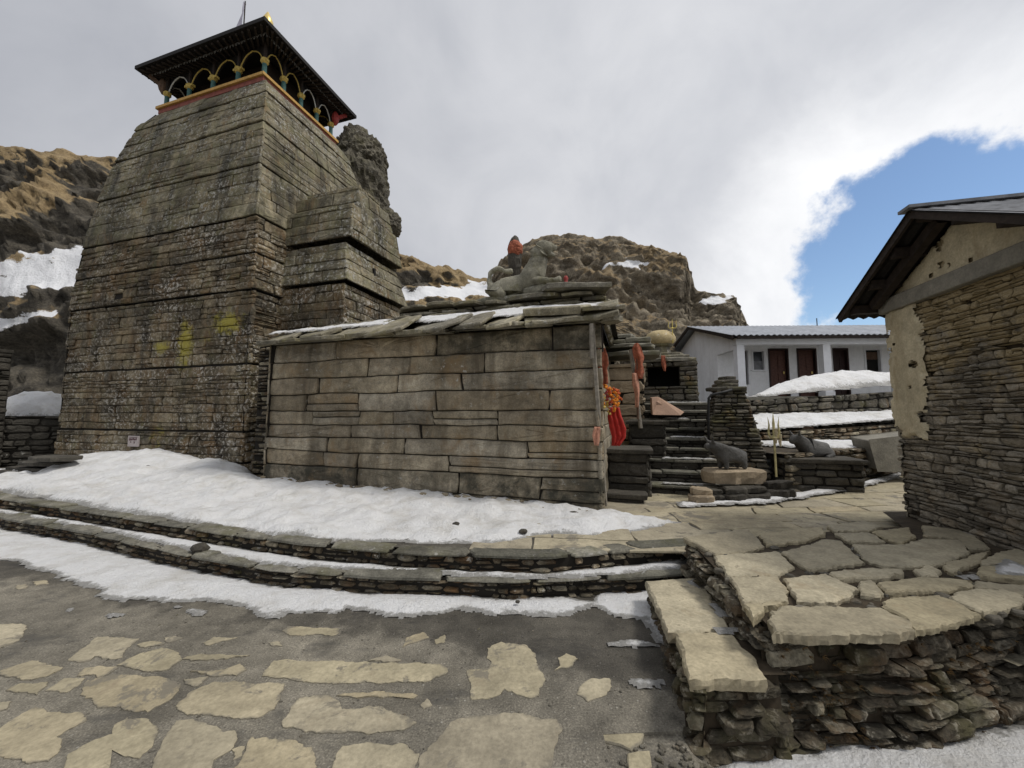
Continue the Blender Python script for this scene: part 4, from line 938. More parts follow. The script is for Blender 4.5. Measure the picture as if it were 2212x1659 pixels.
w2 = [tuple(on_y(1618, 940, 8.7)[:2]), tuple(on_y(1800, 930, 9.3)[:2]), tuple(on_y(2000, 915, 10.2)[:2])]
rwall('retaining_wall', w2, .9, (1.24, 1.44), 52, 'middle dry stone terrace wall edged by a strip of snow')
w3 = [tuple(on_y(1596, 880, 10.2)[:2]), tuple(on_y(1790, 860, 10.7)[:2]), tuple(on_y(2010, 840, 11.5)[:2])]
rwall('retaining_wall', w3, 1.2, (2.0, 2.40), 53, 'tallest grey dry stone wall below the white house and snow bank', 'grey_rubble', (.09, .2), (.14, .5))
poly_sheet('terrace_earth', [w1[0], w1[1], w1[2], (w2[2][0] + .3, w2[2][1] + .3), (w2[1][0], w2[1][1] + .1), (w2[0][0], w2[0][1] + .1), (4.6, 7.3)], .95, M['joint_brown'])
poly_sheet('terrace_earth', [w2[0], w2[1], w2[2], (w3[2][0] + .3, w3[2][1] + .3), (w3[1][0], w3[1][1] + .1), (w3[0][0], w3[0][1] + .1)], 1.24, M['joint_brown'])
poly_sheet('upper_terrace', [(3.2, 9.9), w3[0], (w3[1][0], w3[1][1] + .05), (w3[2][0], w3[2][1] + .05), (30, 12), (30, 40), (-2, 40), (-2, 11.5)], 1.96, M['mortar'])

# stair of dark slabs
rg = random.Random(61); SU = Vector((.2936, .956, 0)); SW = AX
stair = thing('stone_stair', 'dark stone staircase climbing to the little shrine with snow on its treads', 'stair', (2.9, 7.0, .3))
s0 = Vector((2.35, 6.75, 0)); NS = 9
mb = MB()
for i in range(NS):
    z0 = .30 + .178 * i; o = s0 + SU * (.30 * i)
    f = lambda u, v, d, o=o: o + SW * (u - .35) - SU * d + Vector((0, 0, v))
    sheet(mb, f, (0, 1.75), (z0 - .05, z0 + .15), 2, 1, -.03)
    stones(mb, f, (0, 1.75), (z0 - .02, z0 + .135), (.07, .14), (.15, .5), gap=.015, dep=(-.02, .02), rnd=.2, jit=.015, rough=.01, rng=rg, seg=.1)
    f2 = lambda u, v, d, o=o, z0=z0: o + SW * (u - .35) + SU * (v - .035) + Vector((0, 0, z0 + .178 + d))
    stones(mb, f2, (0, 1.75), (0, .36), None, (.4, 1.1), gap=.014, dep=(-.012, .006), bev=.012, jit=.02, rough=.006, rows=[0, .36], back=-.05, rng=rg, seg=.1, mi=2)
mb.build('steps', [M['black_stone'], M['joint'], M['step_slab']], stair)
stair_snow = [(s0 + SU * (.30 * i) + Vector((0, 0, .30 + .178 * (i + 1)))) for i in range(NS)]
def blockwall(name, px0, px1, y, ztop, zlo, depth, mat, seed, label, cat, rh=(.1, .2), ln=(.2, .5), top=True):
    rg = random.Random(seed); a = on_y(px0, 900, y); L = (on_y(px1, 900, y) - a).x / AX.x * 1.0
    a = Vector((a.x, a.y, 0)); mb = MB()
    fa = lambda u, v, d: a + AX * u + BX * d + Vector((0, 0, v)); fb = lambda u, v, d: a + AX * L - BX * u + AX * d + Vector((0, 0, v)); fc = lambda u, v, d: a - BX * (depth - u) - AX * d + Vector((0, 0, v))
    for f, l in ((fa, L), (fb, depth), (fc, depth)):
        sheet(mb, f, (0, l), (zlo - .03, ztop - .02), 2, 2, -.04); stones(mb, f, (0, l), (zlo, ztop - .06), rh, ln, gap=.016, dep=(-.025, .03), bev=.014, jit=.016, rough=.01, rnd=.16, rng=rg, split=.1, seg=.12)
    slab(mb, [tuple((a + AX * x * 1.0 - BX * w)[:2]) for x, w in ((-.06, -.06), (L + .06, -.06), (L + .05, depth), (-.05, depth))], ztop - .07, ztop, rg, chip=.03, bev=.012, mi=0)
    o = mb.build(name, [M[mat], M['joint']]); tag(o, label, cat); return o
blockwall('stone_block', 1309, 1392, 6.6, 1.07, .3, .9, 'black_stone', 62, 'black stone altar block nearest the hall door, a red cloth hanging over it', 'block', (.1, .22), (.25, .6))
blockwall('stone_block', 1358, 1428, 7.5, 1.52, .3, .9, 'black_stone', 63, 'taller black stone block at the foot of the leaning cloth pole', 'block', (.12, .25), (.3, .7))
blockwall('stone_block', 1308, 1378, 6.1, .45, .3, .3, 'black_stone', 64, 'low dark stone ledge on the terrace floor beside the hall corner', 'block', (.1, .2), (.3, .6))
# tan side shrine with a snow-covered slab roof
sh = blockwall('side_shrine', 1296, 1384, 8.8, 2.75, .3, 1.3, 'tan_stone', 65, 'small tan stone shrine with a tilted snowy slab roof left of the niche', 'shrine', (.2, .32), (.35, .9))
m = MB(); a = on_y(1300, 760, 8.7); rg = random.Random(66)
for k, (dx, dz, rx, ry, th) in enumerate(((.55, 2.98, .75, .5, .09), (.5, 3.16, .62, .45, .08), (.2, 3.27, .4, .4, .07), (.75, 3.3, .35, .35, .1), (.45, 3.40, .3, .3, .08))):
    c = Vector((a.x, a.y, 0)) + AX * dx - BX * .45; slab(m, rand_poly(c.x, c.y, rx, ry, rg, 8, -.3, .7), dz - th / 2, dz + th / 2, rg, chip=.04, bev=.02, sub=.12)
m.build('slab_roof', M['grey_slab'], sh)
# niche shrine with a yellow dome
ns = thing('niche_shrine', 'little stone niche shrine with a dark square opening and pale domed top', 'shrine', tuple(on_y(1437, 860, 9.7)))
YS = 9.7; a = on_y(1384, 860, YS); e = on_y(1493, 860, YS); L = (e - a).x / AX.x; A0 = Vector((a.x, a.y, 0)); rg = random.Random(67)
zb, zt = 1.5, 2.93; ox0, ox1, oz0, oz1 = L * .14, L * .69, 2.33, 2.80
mb = MB(); fa = lambda u, v, d: A0 + AX * u + BX * d + Vector((0, 0, v))
kw2 = dict(gap=.014, dep=(-.02, .03), bev=.014, jit=.014, rough=.01, rnd=.15, rng=rg, seg=.1)
for U_, V_ in (((0, L), (zb, oz0)), ((0, ox0), (oz0, oz1)), ((ox1, L), (oz0, oz1)), ((0, L), (oz1, zt))):
    sheet(mb, fa, U_, V_, 1, 1, -.03); stones(mb, fa, U_, V_, (.09, .15), (.15, .5), **kw2)
for f in (lambda u, v, d: A0 + AX * L - BX * u + AX * d + Vector((0, 0, v)), lambda u, v, d: A0 - BX * (1.1 - u) - AX * d + Vector((0, 0, v))):
    sheet(mb, f, (0, 1.1), (zb, zt), 1, 1, -.03); stones(mb, f, (0, 1.1), (zb, zt), (.1, .16), (.2, .5), **kw2)
mb.build('shrine_wall', [M['grey_rubble'], M['joint']], ns)
m = MB()
for u0_, u1_, z0_, z1_ in ((ox0 - .02, ox1 + .02, oz0 - .02, oz1 + .02),):
    P_ = [fa(u0_, z0_, -.03), fa(u1_, z0_, -.03), fa(u1_, z1_, -.03), fa(u0_, z1_, -.03)]; Q_ = [p - BX * .7 for p in P_]
    m.add(P_ + Q_, [(4, 5, 6, 7), (0, 1, 5, 4), (1, 2, 6, 5), (2, 3, 7, 6), (3, 0, 4, 7)])
m.build('niche_opening', M['dark_inside'], ns)
m = MB()
for k, (sz, z) in enumerate(((.62, 2.97), (.50, 3.06), (.36, 3.14))):
    c = fa(L * .5, 0, -.5); slab(m, rand_poly(c.x, c.y, sz * 1.12, sz * .95, rg, 8, -.3, .8), z - .04, z + .045, rg, chip=.03, bev=.02, sub=.12)
c = fa(L * .40, 3.15, -.5); m.lathe([(.26, 0), (.24, .2), (.3, .22), (.32, .27)], c, 10); m.build('shrine_roof', M['slate_roof'], ns)
m = MB(); c = fa(L * .40, 3.42, -.5); m.lathe([(.30, 0), (.37, .08), (.38, .18), (.33, .28), (.2, .36), (.06, .39)], c, 14); m.build('dome', M['yellow_dome'], ns, smooth=True)
def trident(name, base, h, w, mat, label, lean=(0, 0)):
    t_ = thing(name, label, 'trident', tuple(base)); b = Vector(base); up = Vector((lean[0], lean[1], 1)); sx_ = AX
    m = MB(); m.tube([b, b + up * h * .62], h * .016, 7); m.build('shaft', mat, t_)
    m = MB(); c = b + up * h * .60
    m.tube([c, c + up * h * .22, c + up * h * .40], [h * .016, h * .02, .001], 7)
    for s in (-1, 1):
        pts = [c + up * h * .02, c + sx_ * s * w * .35 - up * h * .0, c + sx_ * s * w * .5 + up * h * .08, c + sx_ * s * w * .42 + up * h * .2, c + sx_ * s * w * .52 + up * h * .33]
        m.tube(pts, [h * .016, h * .017, h * .016, h * .012, .001], 7)
    m.lathe([(h * .02, -.03 * h), (h * .05, 0), (h * .02, .04 * h)], c, 8)
    m.build('prongs', mat, t_)
    return t_
q = fa(L * .62, 3.43, -.28); trident('trident', (q.x, q.y, q.z), .62, .2, M['trident_yellow'], 'yellow trident standing on the shrine dome')
tr = trident('trident', tuple(on_y(1677, 1030, 6.7)), 1.08, .16, M['trident_cream'], 'tall cream trident with a hanging cloth between the two bull statues')
q = on_y(1677, 945, 6.7); m = MB()
for k in range(5):
    p = q + Vector((random.Random(k).uniform(-.05, .05), -.03, .05 * (k - 1))); m.tube([p, p + Vector((.01, 0, -.10))], [.028, .012], 6)
m.build('tied_cloth', M['plaster'], tr)
# slanted pink slab on the stair head
m = MB(); c = on_y(1440, 878, 8.3); P_ = [on_y(1408, 860, 8.2), on_y(1424, 858, 8.5), on_y(1478, 890, 8.5), on_y(1470, 897, 8.2), on_y(1410, 896, 8.2)]
v0 = [Vector(p) for p in P_]; v1 = [p + Vector((.02, .16, .02)) for p in v0]
m.add(v0 + v1, [(0, 1, 2, 3, 4), (9, 8, 7, 6, 5)] + [(i, (i + 1) % 5, 5 + (i + 1) % 5, 5 + i) for i in range(5)])
tag(m.build('leaning_slab', M['pink_slab']), 'pinkish pointed stone slab leaning on the black stair block', 'slab')
# stone pyramid cairn
rg = random.Random(71); cc = on_y(1577, 960, 7.6); C0 = Vector((cc.x, cc.y, 0)); mb = MB()
def cair(z): return interp([(.3, .56), (.9, .46), (1.5, .36), (2.0, .26), (2.12, .22)], z)
for k in range(4):
    dx = [BX, AX, -BX, -AX][k]; dy = [AX, -BX, -AX, BX][k]
    f = lambda u, v, d, dx=dx, dy=dy: C0 + dx * (cair(v) + d) + dy * ((u - .5) * 2 * cair(v)) + Vector((0, 0, v))
    sheet(mb, f, (0, 1), (.3, 2.1), 1, 6, -.04); stones(mb, f, (0, 1), (.3, 2.1), (.05, .10), (.14, .5), gap=.012, dep=(-.03, .03), bev=.014, jit=.014, rough=.012, rnd=.2, rng=rg, split=.1, seg=.12)
for z, r in ((2.12, .36), (2.19, .25), (2.26, .22), (2.33, .14)): slab(mb, rand_poly(C0.x - .02, C0.y, r, r * .9, rg, 7), z - .035, z + .035, rg, chip=.03, bev=.015, sub=.1)
tag(mb.build('stone_cairn', [M['grey_rubble'], M['joint']]), 'tapering square cairn of stacked stones right of the staircase', 'cairn')
m = MB(); m.tube([on_y(1581, 842, 7.0), on_y(1560, 848, 7.0), on_y(1536, 853, 7.0), on_y(1531, 860, 7.0), on_y(1530, 900, 7.0), on_y(1531, 960, 7.0)], .022, 8)
tag(m.build('handrail', M['black_pole'], None, True), 'bent black pipe handrail in front of the cairn', 'rail')

def rock(mb, c, r, seed, sub=3, amp=.25, mi=0, fr=1.6, M3=None, tint=None):
    bm = bmesh.new(); bmesh.ops.create_icosphere(bm, subdivisions=sub, radius=1); off = Vector((seed * 3.1, seed * 7.7, seed))
    vs = []
    for v in bm.verts:
        p = v.co.normalized(); rm = min(r); a_ = Vector((p.x * r[0], p.y * r[1], p.z * r[2])) / rm
        k = amp * rm * (.9 * mn.noise(a_ * fr * .7 + off) + .9 * (abs(mn.noise(a_ * fr * 1.4 + off)) - .2) + .5 * (abs(mn.noise(a_ * fr * 3.2 + off)) - .2) + .22 * mn.noise(a_ * fr * 8 + off))
        nn = Vector((p.x / r[0], p.y / r[1], p.z / r[2])).normalized()
        q = a_ * rm + nn * k; vs.append(Vector(c) + (M3 @ q if M3 else q))
    fs = [tuple(v.index for v in f.verts) for f in bm.faces]; bm.free(); mb.add(vs, fs, tint or (mn.noise(off) * .5 + .5, .5, 0), mi)

# ------------------------------------------------------------------ skinned stone figures
def skin(name, P, E, mat, parent=None, sub=2):
    me = bpy.data.meshes.new(name); me.from_pydata([p[:3] for p in P], E, []); bm = bmesh.new(); bm.from_mesh(me)
    ly = bm.verts.layers.skin.verify(); bm.verts.ensure_lookup_table()
    for v, p in zip(bm.verts, P): r = p[3]; v[ly].radius = (r, r) if not isinstance(r, tuple) else r
    bm.verts[0][ly].use_root = True
    bm.to_mesh(me); bm.free(); o = bpy.data.objects.new('_tmp', me); COL.objects.link(o)
    o.modifiers.new('s', 'SKIN').use_smooth_shade = True; ss = o.modifiers.new('d', 'SUBSURF'); ss.levels = sub; ss.render_levels = sub
    bpy.context.view_layer.update(); dg = bpy.context.evaluated_depsgraph_get(); em = bpy.data.meshes.new_from_object(o.evaluated_get(dg))
    mb = MB(); mb.add([v.co.copy() for v in em.vertices], [tuple(p.vertices) for p in em.polygons]); bpy.data.objects.remove(o)
    return mb
def placed(mb, org, fwd, sc=1.0, rough=.0):
    f = Vector(fwd).normalized(); s = Vector((-f.y, f.x, 0)); out = []
    for p in mb.v:
        q = Vector(org) + (f * p[0] + s * p[1] + Vector((0, 0, p[2]))) * sc
        if rough: q += Vector((1, 1, 1)) * rough * mn.noise(q * 14)
        out.append(tuple(q))
    mb.v = out; return mb
# x forward, z up, in metres
BUL = [(0, 0, .32, .14), (.16, 0, .34, .16), (.29, 0, .41, .13), (.37, 0, .47, .105), (.46, 0, .49, .085), (.57, 0, .43, .058), (-.16, 0, .30, .14), (-.27, 0, .28, .10),
       (.17, .09, .16, .055), (.18, .10, .02, .045), (.17, -.09, .16, .055), (.18, -.10, .02, .045), (-.20, .10, .16, .065), (-.22, .10, .02, .045), (-.20, -.10, .16, .065), (-.22, -.10, .02, .045),
       (.17, 0, .49, .075), (.44, .09, .57, .028), (.47, .13, .66, .014), (.44, -.09, .57, .028), (.47, -.13, .66, .014), (-.33, 0, .22, .025), (-.33, 0, .06, .02)]
BUE = [(0, 1), (1, 2), (2, 3), (3, 4), (4, 5), (0, 6), (6, 7), (1, 8), (8, 9), (1, 10), (10, 11), (6, 12), (12, 13), (6, 14), (14, 15), (1, 16), (3, 17), (17, 18), (3, 19), (19, 20), (7, 21), (21, 22)]
def bull(name, org, fwd, sc, label, P=BUL, E=BUE):
    mb = placed(skin(name, P, E, None), org, fwd, sc, .006); o = mb.build(name, [M['bull_stone']], None, True); tag(o, label, 'statue'); return o
b1o = on_y(1580, 1013, 6.35); bull('bull_statue', (b1o.x, b1o.y, b1o.z - .015), (-1, -.15, 0), .80, 'dark stone bull statue standing on a worn oblong plinth, head raised left')
RB = [(0, 0, .22, .17), (.18, 0, .24, .17), (.30, 0, .34, .14), (.40, 0, .41, .115), (.49, 0, .42, .09), (.60, 0, .35, .06), (-.18, 0, .20, .16), (-.30, 0, .17, .10), (.2, .12, .08, .06), (.36, .13, .04, .045), (.2, -.12, .08, .06), (.36, -.13, .04, .045), (-.2, .14, .1, .08), (-.02, .18, .04, .05), (-.2, -.14, .1, .08), (-.02, -.18, .04, .05), (.13, 0, .43, .085), (.45, .09, .50, .03), (.48, .13, .60, .014), (.45, -.09, .50, .03), (.48, -.13, .60, .014)]
RE = [(0, 1), (1, 2), (2, 3), (3, 4), (4, 5), (0, 6), (6, 7), (1, 8), (8, 9), (1, 10), (10, 11), (6, 12), (12, 13), (6, 14), (14, 15), (1, 16), (3, 17), (17, 18), (3, 19), (19, 20)]
b2o = on_y(1765, 990, 7.0); bull('bull_statue', (b2o.x, b2o.y, b2o.z - .02), (-1, -.1, 0), .84, 'grey reclining bull statue on the dark square stone plinth', RB, RE)
rg = random.Random(73)
m = MB(); c = on_y(1586, 1013, 6.35); slab(m, rand_poly(c.x, c.y + .05, .46, .24, rg, 10, 0, .7), c.z - .21, c.z, rg, chip=.02, bev=.04, sub=.08); tag(m.build('statue_plinth', M['tan_stone']), 'worn oblong tan plinth under the standing bull', 'plinth')
blockwall('statue_plinth', 1686, 1822, 6.75, .90, .3, .7, 'black_stone', 74, 'dark square coursed plinth under the reclining bull', 'plinth', (.1, .18), (.2, .5))
# rough stones at the plinth foot
m = MB()
for i, (px, py, Y_, rx, ry, rz_, nm) in enumerate(((1512, 1064, 5.95, .17, .16, .13, 'pale flat stone block at the left of the plinth foot'), (1545, 1052, 6.1, .16, .13, .10, 'dark tilted stone against the tan plinth'), (1585, 1062, 6.0, .2, .14, .12, 'black rounded boulder in front of the tan plinth'), (1630, 1060, 6.05, .2, .15, .12, 'black boulder below the right end of the tan plinth'), (1680, 1052, 6.15, .24, .16, .15, 'long brownish boulder nearest the dark square plinth'))):
    m = MB(); c = on_y(px, py, Y_); zz_ = .31 + max(0, c.x - 2.2) * .022
    for k in range(2):
        hh = rz_ * (.95, .75)[k]; slab(m, rand_poly(c.x + rg.uniform(-.03, .03), c.y + .04 * k, rx * (1.05 - .15 * k), ry * (1.1 - .1 * k), rg, 8, rg.uniform(-.3, .3), .6), zz_, zz_ + hh, rg, chip=.03, bev=.02, sub=.05, rel=.012, tilt=(rg.uniform(-.12, .12), rg.uniform(-.15, .05))); zz_ += hh
    tag(m.build('boulder', M['tan_stone' if i == 0 else 'black_stone']), nm, 'boulder')
# pale slanted block beside the hut
m = MB(); a = on_y(1884, 948, 7.3); v0 = [on_y(1898, 1016, 7.25), on_y(2030, 1016, 7.25), on_y(2030, 935, 7.25), on_y(1880, 952, 7.25)]; v0 = [Vector(p) for p in v0]; v1 = [p + Vector((.1, .5, .03)) for p in v0]
m.add(v0 + v1, [(0, 1, 2, 3), (7, 6, 5, 4)] + [(i, (i + 1) % 4, 4 + (i + 1) % 4, 4 + i) for i in range(4)])
o = m.build('concrete_block', M['concrete_band']); bv = o.modifiers.new('bevel', 'BEVEL'); bv.width = .025; bv.segments = 2
tag(o, 'pale slanted concrete block standing just left of the hut', 'block')
m = MB(); c = on_y(1740, 935, 9.6); m.box(on_y(1738, 932, 9.55), (.30, .2, .26), .1, bev=.01); tag(m.build('brick_block', M['pink_slab']), 'brown block on the snowy strip below the tallest wall', 'block')

# stone beasts on the hall roof
LI = [(0, 0, .24, .15), (.22, 0, .28, .17), (.40, 0, .42, .17), (.46, 0, .60, .15), (.50, 0, .76, .12), (.58, 0, .86, .105), (.72, 0, .87, .06), (.80, 0, .84, .035), (-.22, 0, .24, .16), (-.34, 0, .20, .13),
      (.44, .12, .20, .065), (.60, .13, .04, .06), (.46, -.12, .26, .065), (.78, -.13, .22, .05), (-.28, .15, .12, .11), (-.06, .19, .05, .06), (-.28, -.15, .12, .11), (-.06, -.19, .05, .06),
      (-.44, 0, .34, .045), (-.42, 0, .54, .04), (-.27, 0, .62, .04), (-.12, 0, .54, .04), (.02, 0, .52, .045), (.68, 0, .76, .045), (.76, 0, .71, .03), (.90, -.13, .26, .05), (.50, 0, 1.0, .05), (.55, .09, .98, .03), (.55, -.09, .98, .03), (.36, 0, .74, .07), (.34, 0, .56, .07)]
LE = [(0, 1), (1, 2), (2, 3), (3, 4), (4, 5), (5, 6), (6, 7), (0, 8), (8, 9), (2, 10), (10, 11), (2, 12), (12, 13), (8, 14), (14, 15), (8, 16), (16, 17), (9, 18), (18, 19), (19, 20), (20, 21), (21, 22), (5, 23), (23, 24), (13, 25), (4, 26), (5, 27), (5, 28), (4, 29), (3, 30)]
LI = [(p[0], p[1] * 1.1, p[2], p[3] * 1.22) for p in LI]
q = hloc(4.35, 1.15, 3.70)
mb = placed(skin('l', LI, LE, None), q, AX, 1.04, .022); c = q + AX * .62
for k in range(3): slab(mb, rand_poly((q + AX * (k * .45 - .3)).x, (q + AX * (k * .45 - .3)).y, .42, .24, random.Random(k), 9, -.3), q.z - .06, q.z + .05, random.Random(k), chip=.03, bev=.02)
rock(mb, (c.x, c.y, q.z + .08), (.40, .2, .16), 4, 3, .3)
tag(mb.build('lion_statue', [M['statue_stone']], None, True), 'weathered grey stone lion with raised head and curled tail on the hall roof', 'statue')
m = MB(); q = hloc(5.35, 1.05, 3.78); m.lathe([(.05, 0), (.06, .02), (.03, .16), (.045, .2), (.02, .24)], q, 10); m.v = m.v
tag(m.build('red_lamp', M['red_paint'], None, True), 'small red cone shaped pot on the hall roof edge right of the lion', 'pot')

# ------------------------------------------------------------------ posts, garlands and cloths at the hall entrance
post = thing('wooden_post', 'weathered grey plank leaning against the hall end under the eave', 'post', (1.25, 5.4, ZT))
pt, pb2 = on_y(1279, 700, 5.30), on_z(1308, 1092, .34)
m = MB(); m.beam(pb2, pt, .045, .05); m.build('plank', M['weathered_wood'], post)
m = MB(); m.beam(on_y(1279, 775, 5.27), on_y(1277, 700, 5.27), .085, .04); m.build('upper_board', M['weathered_wood'], post)
m = MB(); m.tube([on_y(1300, 700, 5.42), on_y(1302, 760, 5.45)], .012, 6); m.build('cord', M['dark_wood'], post)
rg = random.Random(81)
def cloth(name, px_pts, y, mat, thick=.05, folds=6, parent=None, seed=0, amp=.035):
    """hanging cloth between a left and a right outline, with soft vertical folds"""
    n = len(px_pts) - 1; vs = []; K_ = 14; n2 = n * 5
    for i in range(n2 + 1):
        t = i / 5; a = int(min(n - 1, t)); f = t - a
        l = [px_pts[a][k] + (px_pts[a + 1][k] - px_pts[a][k]) * f for k in range(3)]
        for j in range(K_ + 1):
            s = j / K_; w = on_y(l[1] + (l[2] - l[1]) * s, l[0], y)
            ph = math.sin(s * folds * math.pi + seed + .8 * math.sin(t * 1.4 + seed)) * amp * (.5 + .5 * min(1, t / n * 2))
            ph += .02 * mn.noise(Vector((s * 5, t * 2, seed)))
            vs.append(w + Vector((0, ph, 0)))
    m = MB(); m.add(vs, [(i * (K_ + 1) + j, i * (K_ + 1) + j + 1, (i + 1) * (K_ + 1) + j + 1, (i + 1) * (K_ + 1) + j) for i in range(n2) for j in range(K_)])
    o = m.build(name, [mat], parent, True); sm = o.modifiers.new('thick', 'SOLIDIFY'); sm.thickness = .008; return o
off = [(880, 1318, 1338), (900, 1314, 1343), (925, 1317, 1352), (945, 1322, 1351), (963, 1322, 1338)]
tag(cloth('red_cloth', off, 5.85, M['red_cloth'], seed=1), 'bright red cloth hanging below the marigold garlands at the hall door', 'cloth')
gar = thing('garland_bunch', 'bunch of orange and yellow marigold garlands hanging beside the hall door', 'garland', tuple(on_y(1315, 850, 5.75)))
for sidx, (pts, mt) in enumerate((([(1290, 800), (1293, 830), (1300, 858), (1304, 885)], 'marigold'), ([(1298, 795), (1306, 825), (1318, 850), (1325, 880)], 'orange_cloth'), ([(1304, 835), (1322, 842), (1333, 855), (1336, 880)], 'marigold'), ([(1294, 850), (1298, 865), (1306, 880)], 'yellow_flower'), ([(1310, 845), (1314, 865), (1320, 892)], 'red_paint'), ([(1322, 838), (1335, 845), (1342, 868)], 'orange_cloth'), ([(1288, 815), (1296, 845), (1310, 868), (1316, 898)], 'yellow_flower'), ([(1300, 815), (1310, 838), (1328, 862), (1328, 890)], 'marigold'))):
    m = MB()
    for k in range(len(pts) - 1):
        for j in range(7):
            t = j / 7; px = pts[k][0] + (pts[k + 1][0] - pts[k][0]) * t + rg.uniform(-3, 3); py = pts[k][1] + (pts[k + 1][1] - pts[k][1]) * t + rg.uniform(-2, 2)
            c = on_y(px, py, 5.72 + rg.uniform(-.06, .06)); rock(m, c, [rg.uniform(.014, .026)] * 3, rg.randint(0, 99), 1, .3, fr=3)
    m.build('garland', M[mt], gar)
tag(cloth('rust_scarf', [(752, 1290, 1306), (768, 1285, 1312), (785, 1284, 1314), (800, 1294, 1310), (830, 1298, 1312)], 5.6, M['rust_cloth'], seed=3, folds=2.5, amp=.03), 'faded rust red scarf knotted under the hall eave above the garlands', 'cloth')
tag(cloth('peach_cloth', [(922, 1283, 1297), (940, 1279, 1296), (962, 1284, 1292)], 5.33, M['peach_cloth'], seed=5, folds=2, amp=.012), 'faded peach rag hanging low on the hall end by the plank', 'cloth')
cp = thing('cloth_pole', 'thin leaning wooden pole with faded orange rags tied near its top', 'pole', tuple(on_y(1382, 925, 7.3)))
m = MB(); m.tube([on_y(1384, 925, 7.3), on_y(1372, 830, 7.3), on_y(1362, 755, 7.3)], .035, 7); m.build('pole', M['weathered_wood'], cp)
m = MB(); m.tube([on_y(1378, 905, 7.25), on_y(1376, 740, 7.25)], .022, 7); m.build('second_pole', M['brown_wood'], cp)
cloth('tied_rag', [(742, 1372, 1381), (752, 1366, 1386), (772, 1369, 1392), (786, 1373, 1388), (804, 1371, 1393), (818, 1376, 1388)], 7.22, M['rust_cloth'], seed=7, folds=2.3, amp=.03, parent=cp)
cloth('tied_rag', [(806, 1366, 1376), (830, 1367, 1382), (852, 1372, 1381), (880, 1373, 1380)], 7.2, M['peach_cloth'], seed=8, folds=2, amp=.025, parent=cp)
tag(cloth('small_rag', [(768, 1428, 1436), (790, 1430, 1440), (802, 1434, 1438)], 9.4, M['rust_cloth'], seed=9, folds=2, amp=.02), 'small reddish rag hanging over the niche opening', 'cloth')

# ------------------------------------------------------------------ white lodge
hs = thing('white_house', 'long white rendered house with a veranda, brown doors and grey tin roof', 'house', tuple(on_y(1600, 857, 14.6)))
F0 = on_y(1597, 857, 14.6); F0 = Vector((F0.x, F0.y, 0)); EX = Vector((1, -.03, 0)).normalized(); GY = Vector((.03, 1, 0)).normalized(); ang = math.atan2(EX.y, EX.x)
zf, ze = 2.34, 4.50; HL_, HD = 10.5, 6.0; VD = 1.5; ZRH, RG = 5.72, 3.3
def hp(x, y, z): return F0 + EX * x + GY * y + Vector((0, 0, z))
m = MB()                                                # gable wall and back wall
P_ = [hp(-.02, VD, 1.4), hp(-.02, HD, 1.4), hp(-.02, HD, ze + .1), hp(-.02, RG, ZRH - .1), hp(-.02, VD, 4.95), hp(-.02, -.05, 4.38), hp(-.02, -.05, 4.12), hp(-.02, VD, 4.12)]
Q_ = [p + EX * .22 for p in P_]
m.add(P_ + Q_, [(0, 1, 2, 3, 4, 7), (4, 5, 6, 7), (8, 15, 12, 11, 10, 9), (15, 14, 13, 12)] + [(i, (i + 1) % 8, 8 + (i + 1) % 8, 8 + i) for i in range(8)])
m.box(hp(HL_ / 2, HD - .1, 2.9), (HL_ - .5, .2, 3.0), ang)
m.build('end_wall', M['white_wash'], hs)
doors = [(1661, 1704, 745, 4.40, 'door', 'door_brown'), (1723, 1765, 744, 4.40, 'door', 'door_brown'), (1801, 1834, 744, 4.40, 'door', 'door_dark')]
def local_x(px): 
    d = ray(px, 800); k = ((F0 + GY * VD).dot(GY) ) / (Vector((d.x, d.y, 0)).dot(GY)); return (Vector((d.x, d.y, 0)) * k - F0).dot(EX)
op = []                                                # openings in the recessed front wall: x0,x1,z0,z1,name,mat
for px0, px1, py, z1_, nm, mt in doors: op.append((local_x(px0), local_x(px1), zf, 4.38, nm, mt))
op.append((local_x(1607), local_x(1619), 2.9, 4.36, 'narrow_window', 'door_dark'))
op.append((local_x(1625), local_x(1654), 3.45, 4.32, 'window', 'glass_dark'))
op.append((local_x(1869), local_x(1906), 3.35, 4.36, 'window', 'dark_inside'))
op.sort(); m = MB(); x = .2
def wallbox(x0, x1, z0, z1):
    if x1 - x0 > .005 and z1 - z0 > .005: m.box(hp((x0 + x1) / 2, VD + .1, (z0 + z1) / 2), (x1 - x0, .2, z1 - z0), ang)
for x0, x1, z0, z1, nm, mt in op:
    wallbox(x, x0, 1.9, 4.9); wallbox(x0, x1, z1, 4.9); wallbox(x0, x1, 1.9, z0); x = x1
wallbox(x, HL_, 1.9, 4.9)
m.build('front_wall', M['white_wash'], hs)
